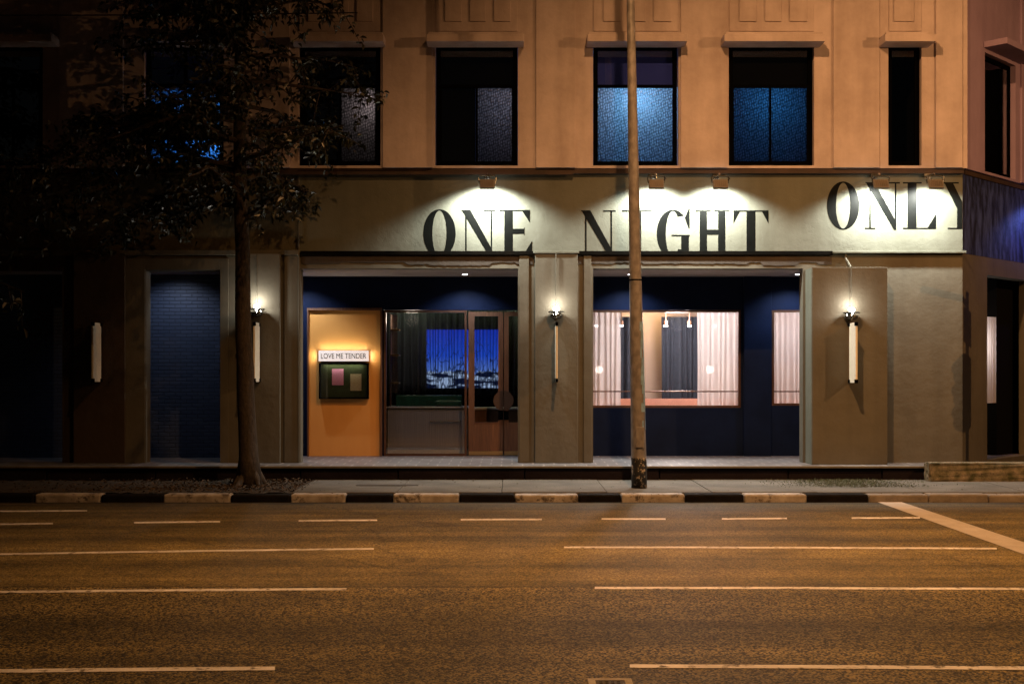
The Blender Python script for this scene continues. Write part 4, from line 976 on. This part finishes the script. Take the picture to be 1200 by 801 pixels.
cn = thing('low_console', 'low rose brown console just inside the glass doors', 'console', (-.1, 27.4, SL))
box('body', M['oak'], cn, -.75, .75, 0, .5, 0, .92); box('top', M['redroom'], cn, -.78, .78, -.03, .53, .921, .97, .006)
# bench + lamps of room 2
bn = thing('bench', 'salmon upholstered bench back along the foot of the shop windows', 'bench', (4.0, 26.55, SL))
bm = bmesh.new(); zt_ = Z(466.5, 26.8) - SL
pv_ = [(-.12, .45), (-.16, .75), (.24, zt_), (.32, zt_ - .02), (.2, .45)]
l_ = [bm.verts.new((-2.7, y, z)) for y, z in pv_]; r_ = [bm.verts.new((2.5, y, z)) for y, z in pv_]
bm.faces.new(l_); bm.faces.new(r_[::-1])
for i in range(5): bm.faces.new((l_[i], l_[(i + 1) % 5], r_[(i + 1) % 5], r_[i]))
bmesh.ops.bevel(bm, geom=bm.edges[:], offset=.02, segments=2, affect='EDGES')
bmobj('backrest', bm, M['salmon'], bn)
box('seat', M['salmon'], bn, -2.7, 2.5, .201, .65, .3, .46, .03)
box('base', M['oak'], bn, -2.65, 2.45, .05, .55, 0, .299)
for px, pos in ((699, 'behind the left sheer curtain'), (728, 'at the left dark curtain'), (780, 'in front of the beige wall'), (808, 'left of the right sheer curtain'), (838, 'behind the right sheer curtain')):
    d = 28.2; t = thing('spot_lamp', 'small white ceiling spot ' + pos, 'ceiling lamp', (W(px, d), d, 3.85), 'small ceiling spots inside the shop window')
    zz = Z(381, d) - 3.85
    bm = bmesh.new(); add_lathe(bm, [(.045, zz), (.05, zz + .01), (.05, zz + .10), (.02, zz + .11)], 0, 0, 14); bmobj('shade', bm, M['bronze'], t)
    bm = bmesh.new(); add_lathe(bm, [(.012, zz + .111), (.012, -.001)], 0, 0, 8); bmobj('stem', bm, M['bronze'], t)
    bm = bmesh.new(); add_lathe(bm, [(.02, zz - .03), (.045, zz - .02), (.045, zz - .001)], 0, 0, 12); bmobj('bulb', bm, emis('spot_bulb', (1, .94, .88), 20), t)
    lamp('lamp', 'SPOT', (0, 0, zz - .05), 16, (1, .86, .78), t, .05, 150, .5, aim=(0, -.1, -1))
lamp('room_light', 'POINT', (3.7 + NB[0], 27.9 + NB[1], 3.3 + NB[2]), 430, (1, .90, .88), bld, .25)
lamp('room_light', 'POINT', (6.3 + NB[0], 27.2 + NB[1], 3.2 + NB[2]), 60, (1, .84, .82), bld, .2)
lamp('strip_light', 'AREA', (W(758, 29.9) + NB[0], 29.6 + NB[1], 3.80 + NB[2]), 30, (1, .72, .35), bld, (1.0, .1), aim=(0, .35, -1))
lamp('strip_light', 'AREA', (-1.0 + NB[0], 28.3 + NB[1], 3.72 + NB[2]), 16, (.85, 1, .45), bld, (3.6, .06), aim=(0, .25, -1))
lamp('room_light', 'POINT', (-2.2 + NB[0], 27.3 + NB[1], 3.3 + NB[2]), 32, (1, .85, .7), bld, .15)
# table lamps seen through the sheers
for px, lb_ in ((702, 'round table lamp glowing behind the left sheer curtain'), (832, 'round table lamp glowing behind the right sheer curtain')):
    t = thing('table_lamp', lb_, 'lamp', (W(px, 27.0), 27.0, SL + .462 - .16), 'globe lamps behind the sheer curtains'); zz = Z(433, 27.0) - (SL + .302)
    bm = bmesh.new(); add_lathe(bm, [(.02, zz - .08), (.07, zz - .05), (.085, zz), (.07, zz + .05), (.02, zz + .08)], 0, 0, 16); bmobj('globe', bm, emis('globe', (1, .85, .75), 6), t, smooth=True)
    bm = bmesh.new(); add_lathe(bm, [(.09, -.3), (.09, -.28), (.012, -.27), (.012, zz - .081)], 0, 0, 12); bmobj('stem', bm, M['brass'], t)

# ================================================================ STREET LAMP (pole in view, head above the frame)
pd = 21.5; pxx = W(749, pd)
sl = thing('street_lamp', 'tall tapering street lamp with chipped black base on the pavement edge', 'street lamp', (pxx, pd, PV))
LZ = 12.0; top = Vector((W(737, pd) - pxx, 0, 8.9 - PV))
def pr(z): return .135 - (.135 - .062) * min(1, z / 9)
bm = bmesh.new(); pts = [(0, 0, 0), (0, 0, .3)]; rr = [.135, .135]
N_ = 20
for i in range(1, N_ + 1):
    z = .3 + 11.2 * i / N_; xx = (W(739, pd) - pxx) * z / 8.4; pts.append((xx, 0, z)); rr.append(pr(z))
add_tube(bm, pts, rr, 16); pole_o = bmobj('pole', bm, M['pole'], sl, smooth=True)
ex = pts[-1][0]; LX, LY = 2.0, 14.2
bm = bmesh.new(); add_tube(bm, [(ex, 0, 11.45), (ex, -1.5, 12.0), (ex, -4, 12.25), (LX - pxx, LY - pd + .3, LZ + .25 - PV)], [.055, .05, .045, .04], 10); bmobj('arm', bm, M['pole'], sl, smooth=True)
bm = bmesh.new(); add_box(bm, -.16, .16, -.45, .35, .12, .26, .05, mat4=Matrix.Translation((LX - pxx, LY - pd, LZ - PV))); bmobj('lamp_head', bm, M['lampgrey'], sl)
bm = bmesh.new(); add_box(bm, -.12, .12, -.35, .2, .095, .119, .008, mat4=Matrix.Translation((LX - pxx, LY - pd, LZ - PV))); bmobj('lens', bm, emis('sodium_lens', SOD, 30), sl)
lamp('lamp', 'SPOT', (LX - pxx, LY - pd, LZ - PV), 7600, SOD, sl, .12, 166, 1.0, aim=(.44, .12, -.89))
bm = bmesh.new(); add_box(bm, -.07, .07, -.150, -.128, .7, 1.05, .006); bmobj('access_door', bm, M['pole'], sl)

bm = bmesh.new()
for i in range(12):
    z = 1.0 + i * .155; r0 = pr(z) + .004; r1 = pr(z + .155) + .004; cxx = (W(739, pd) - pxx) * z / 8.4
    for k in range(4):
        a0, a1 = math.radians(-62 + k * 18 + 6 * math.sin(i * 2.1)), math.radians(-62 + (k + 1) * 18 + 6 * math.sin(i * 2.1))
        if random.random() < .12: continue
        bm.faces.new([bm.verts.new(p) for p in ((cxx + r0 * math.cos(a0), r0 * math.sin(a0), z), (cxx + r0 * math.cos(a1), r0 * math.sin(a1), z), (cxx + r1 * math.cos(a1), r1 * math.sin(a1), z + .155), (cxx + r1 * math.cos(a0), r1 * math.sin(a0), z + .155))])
bmobj('pale_blue_strip', bm, pbr('pale_blue', (.25, .42, .60), .7, (.14, .22, .32), 9), sl)  # broken pale blue strip round the right side of the pole
bm = bmesh.new(); zj = Z(328, pd) - PV; add_lathe(bm, [(pr(zj) + .001, zj - .012), (pr(zj) + .006, zj - .008), (pr(zj) + .006, zj + .008), (pr(zj) + .001, zj + .012)], (W(739, pd) - pxx) * zj / 8.4, 0, 20); bmobj('joint_ring', bm, M['black'], sl)

# second lamp + traffic light beyond the right edge of the frame (their light and shadows reach the corner)
s2 = thing('street_lamp', 'street lamp beyond the right edge of the view', 'street lamp', (15.5, 21.4, PV))
bm = bmesh.new(); add_tube(bm, [(0, 0, 0), (0, 0, 4), (0, 0, 8.4)], [.13, .1, .07], 12); add_tube(bm, [(0, 0, 8.35), (-.2, -4, 8.9), (-.3, -8.2, 8.75)], [.05, .045, .04], 8); bmobj('pole', bm, M['pole'], s2, smooth=True)
bm = bmesh.new(); add_box(bm, -.45, -.15, -8.9, -8.2, 8.66, 8.8, .04); bmobj('lamp_head', bm, M['lampgrey'], s2)
lamp('lamp', 'SPOT', (-.3, -8.55, 8.6), 3800, SOD, s2, .05, 120, 1.0, aim=(-5.6, 11.5, -6.5))
tl = thing('traffic_light', 'traffic light beyond the right edge of the view', 'traffic light', (10.05, 22.0, PV))
bm = bmesh.new(); add_tube(bm, [(0, 0, 0), (0, 0, 4.5)], .055, 10); add_tube(bm, [(0, 0, 4.3), (-.9, .1, 4.45)], .05, 8); bmobj('pole', bm, M['black'], tl)
bm = bmesh.new()
add_box(bm, -.12, .12, -.09, .09, 2.42, 3.50, .03)
for k in range(3):
    add_lathe(bm, [(.14, -.34), (.15, -.09)], 0, 2.61 + .35 * k, 16, 'Y'); add_lathe(bm, [(.13, -.12), (.13, .12)], -.17, 2.61 + .35 * k, 16, 'Y')
bmobj('signal_head', bm, M['black'], tl)
box('sign_plate', M['black'], tl, -.14, .16, -.03, .0, 3.7, 4.25, .01)

# ================================================================ TREE
def make_tree(loc, label, seed, height, crown, n_limbs, leaves_per, leaf_s, bias=(0, 0), zlow=3.6, lean=None, extra=0):
    rnd = random.Random(seed)
    t = thing('shade_tree', label, 'tree', loc)
    bm = bmesh.new()
    lean = lean or [(0, 0)] * 12
    n = 22; tp = []; tr = []
    for i in range(n + 1):
        z = height * i / n; k = z / height
        lx = lean(z) if callable(lean) else 0
        tp.append((lx + rnd.uniform(-.012, .012), rnd.uniform(-.012, .012), z))
        r = .165 * (1 - .62 * k) + (.10 * math.exp(-z / .22))
        tr.append(r)
    tp = [(tp[0][0], 0, -.06)] + tp[1:]
    add_tube(bm, tp, tr, 18)
    for a in range(7):      # root flare
        ang = a * 2 * PI / 7 + rnd.uniform(-.3, .3); L_ = rnd.uniform(.22, .42)
        add_tube(bm, [(.1 * math.cos(ang), .1 * math.sin(ang), .38), (.2 * math.cos(ang), .2 * math.sin(ang), .12), (L_ * math.cos(ang), L_ * math.sin(ang), .0), ((L_ + .3) * math.cos(ang + .2), (L_ + .3) * math.sin(ang + .2), -.05)], [.05, .075, .045, .02], 8)
    tr_o = bmobj('trunk', bm, M['bark'], t, smooth=True)
    bb = bmesh.new(); lv = bmesh.new()
    for i in range(n_limbs + extra):
        z0 = zlow + (height - zlow - .2) * (min(i, n_limbs - 1) / n_limbs) ** .9
        if i >= n_limbs: z0 = rnd.uniform(4.4, 7.2)
        ang = i * 2.4 + rnd.uniform(-.4, .4)
        base = Vector((lean(z0) if callable(lean) else 0, 0, z0))
        rel = (z0 - zlow) / (height - zlow)
        reach = crown * (.62 + .38 * math.sin(PI * min(1, rel * 1.1 + .15))) * rnd.uniform(.6, 1.05)
        if rel > .8: reach *= .6
        dr = Vector((math.cos(ang) + bias[0], math.sin(ang) * .9 + bias[1], rnd.uniform(.1, .55))).normalized()
        steps = 7
        if i >= n_limbs:
            a_ = rnd.uniform(-.45, .45); dr = Vector((-math.cos(a_), math.sin(a_), rnd.uniform(.0, .35))).normalized(); reach = rnd.uniform(2.4, 4.6); steps = 9
        pts = [base]; p = base.copy()
        for s in range(steps):
            dr = (dr + Vector((rnd.uniform(-.25, .25), rnd.uniform(-.25, .25), rnd.uniform(-.22, .08)))).normalized()
            p = p + dr * reach / steps; pts.append(p.copy())
        add_tube(bb, pts, [.05 * (1 - .12 * k) * (1.1 - rel * .5) for k in range(len(pts))], 6)
        for s in range(2, steps + 1):
            for q in range(rnd.choice((2, 3, 3))):
                tw = pts[s].lerp(pts[s - 1], rnd.random()); td = Vector((rnd.uniform(-1, 1), rnd.uniform(-1, 1), rnd.uniform(-.9, .6))).normalized()
                Lt = rnd.uniform(.35, .85); tps = [tw]
                for k in range(3):
                    td = (td + Vector((0, 0, -.18))).normalized(); tps.append(tps[-1] + td * Lt / 3)
                add_tube(bb, tps, [.011, .009, .007, .004], 4)
                for k in range(leaves_per):
                    u = rnd.random() ** .7 * 3; i0 = min(2, int(u)); c = tps[i0].lerp(tps[i0 + 1], u - i0)
                    c = c + Vector((rnd.gauss(0, .05), rnd.gauss(0, .05), rnd.gauss(0, .05)))
                    s_ = leaf_s * rnd.uniform(.6, 1.25)
                    m = Matrix.Translation(c) @ Matrix.Rotation(rnd.uniform(0, 6.3), 4, 'Z') @ Matrix.Rotation(rnd.uniform(-1.2, .5), 4, 'X') @ Matrix.Rotation(rnd.uniform(-.8, .8), 4, 'Y')
                    w = .30 * s_; pp = [(0, 0, 0), (w * .5, s_ * .4, .03), (w * .3, s_ * .78, .01), (0, s_, -.03), (-w * .3, s_ * .78, .01), (-w * .5, s_ * .4, .03)]
                    vv = [lv.verts.new(m @ Vector(x)) for x in pp]
                    lv.faces.new((vv[0], vv[1], vv[2], vv[3])); lv.faces.new((vv[0], vv[3], vv[4], vv[5]))
    bmobj('branches', bb, M['bark'], t)
    me = bpy.data.meshes.new('crown'); lv.to_mesh(me); lv.free(); link('crown', me, M['crown'], t)
    return t
td_ = 22.0; tx = W(292, td_)
def lean1(z): return -.10 * min(1, z / 3.0) - .06 * max(0, min(1, (z - 3) / 2.5)) + .0 * z
make_tree((tx, td_, .12), 'slim street tree with rough trunk and dark leathery leaves before the left bays', 11, 11.5, 2.75, 40, 16, .135, bias=(-.12, .05), zlow=4.7, lean=lean1, extra=10)
make_tree((-11.2, 21.8, .12), 'street tree beyond the left edge of the view', 23, 10.5, 3.4, 26, 12, .17, bias=(.25, 0), zlow=3.4, lean=lambda z: 0.0)

# ================================================================ SMALL THINGS
# mossy low wall at right
bm = bmesh.new(); X0 = W(1084, 23.0)
add_box(bm, X0, X0 + 6, 22.75, 23.05, PV - .05, .47, .03)
bmesh.ops.subdivide_edges(bm, edges=bm.edges[:], cuts=5, use_grid_fill=True)
for v in bm.verts: v.co += Vector((random.uniform(-.012, .012), random.uniform(-.015, .015), random.uniform(-.018, .018)))
tag(bmobj('low_wall', bm, M['moss'], loc=None), 'crumbling mossy concrete low wall at the foot of the corner', 'low wall')
bmt = bmesh.new()
for _ in range(3200):
    leaf_quad(bmt, Vector((random.gauss(6.0, .55), random.uniform(21.5, 23.05), PV + .006)), random.uniform(.02, .05), random.uniform(0, 6.3), random.uniform(.0, 1.0), .3)
tag(bmobj('weeds', bmt, pbr('weed_green', (.06, .07, .025), .8)), 'low weeds growing in the pavement joint', 'weeds', kind='stuff')
# gully cover in pavement
o = box('drain_cover', M['iron'], None, -.55, .55, -.14, .14, 0, .008, .002, loc=(W(455, 22.1), 22.0, PV + .003)); tag(o, 'long flat metal drain cover set in the pavement', 'drain cover')
# access cover near camera
mx_, md = G(716, 802); t = thing('access_cover', 'square iron access cover with pale rim in the road at the front', 'manhole cover', (mx_, md, .004))
bm = bmesh.new(); r = .15
add_box(bm, -r, r, -r, -r + .05, 0, .006); add_box(bm, -r, r, r - .05, r, 0, .006); add_box(bm, -r, -r + .05, -r + .05, r - .05, 0, .005); add_box(bm, r - .05, r, -r + .05, r - .05, 0, .005)
bmobj('rim', bm, M['ironrim'], t)
bm = bmesh.new(); add_box(bm, -r + .052, r - .052, -r + .052, r - .052, 0, .004)
for k in range(4):
    for j in range(4): add_box(bm, -.075 + .04 * k, -.055 + .04 * k, -.075 + .04 * j, -.055 + .04 * j, .0042, .009)
bmobj('cover_plate', bm, M['iron'], t)
# overhead cable at upper left
bm = bmesh.new(); add_tube(bm, [(-14 + i * .75, 21.9 + .02 * i, Z(11.5, 21.5) + .0006 * (i - 8) ** 2 + .008 * i) for i in range(16)], .012, 6)
tag(bmobj('overhead_cable', bm, M['cable']), 'thin black overhead cable strung from the tree to the left', 'cable')

# ================================================================ WORLD, CAMERA
w = bpy.data.worlds.new('World'); S.world = w; w.use_nodes = True
nt = w.node_tree; bg = nt.nodes['Background']; sk = nt.nodes.new('ShaderNodeTexSky'); sk.sky_type = 'NISHITA'; sk.sun_disc = False
sk.sun_elevation = math.radians(-4); sk.sun_rotation = math.radians(200)
nt.links.new(sk.outputs[0], bg.inputs[0]); bg.inputs[1].default_value = .04
cam = bpy.data.cameras.new('camera'); co = bpy.data.objects.new('camera', cam); C.objects.link(co); S.camera = co
cam.sensor_width = 36; cam.lens = F / 1200 * 36; cam.shift_y = (HY - 400.5) / 1200; cam.clip_end = 2000; cam.clip_start = .05
co.location = (0, 0, CZ); co.rotation_euler = (PI / 2, 0, 0)
S.view_settings.view_transform = 'Standard'; S.view_settings.look = 'None'; S.view_settings.gamma = 1; S.view_settings.exposure = 0
S.render.engine = 'CYCLES'
S.cycles.use_denoising = True; S.cycles.sample_clamp_indirect = 4; S.cycles.max_bounces = 6; S.cycles.caustics_reflective = False; S.cycles.caustics_refractive = False
S.cycles.use_light_tree = True
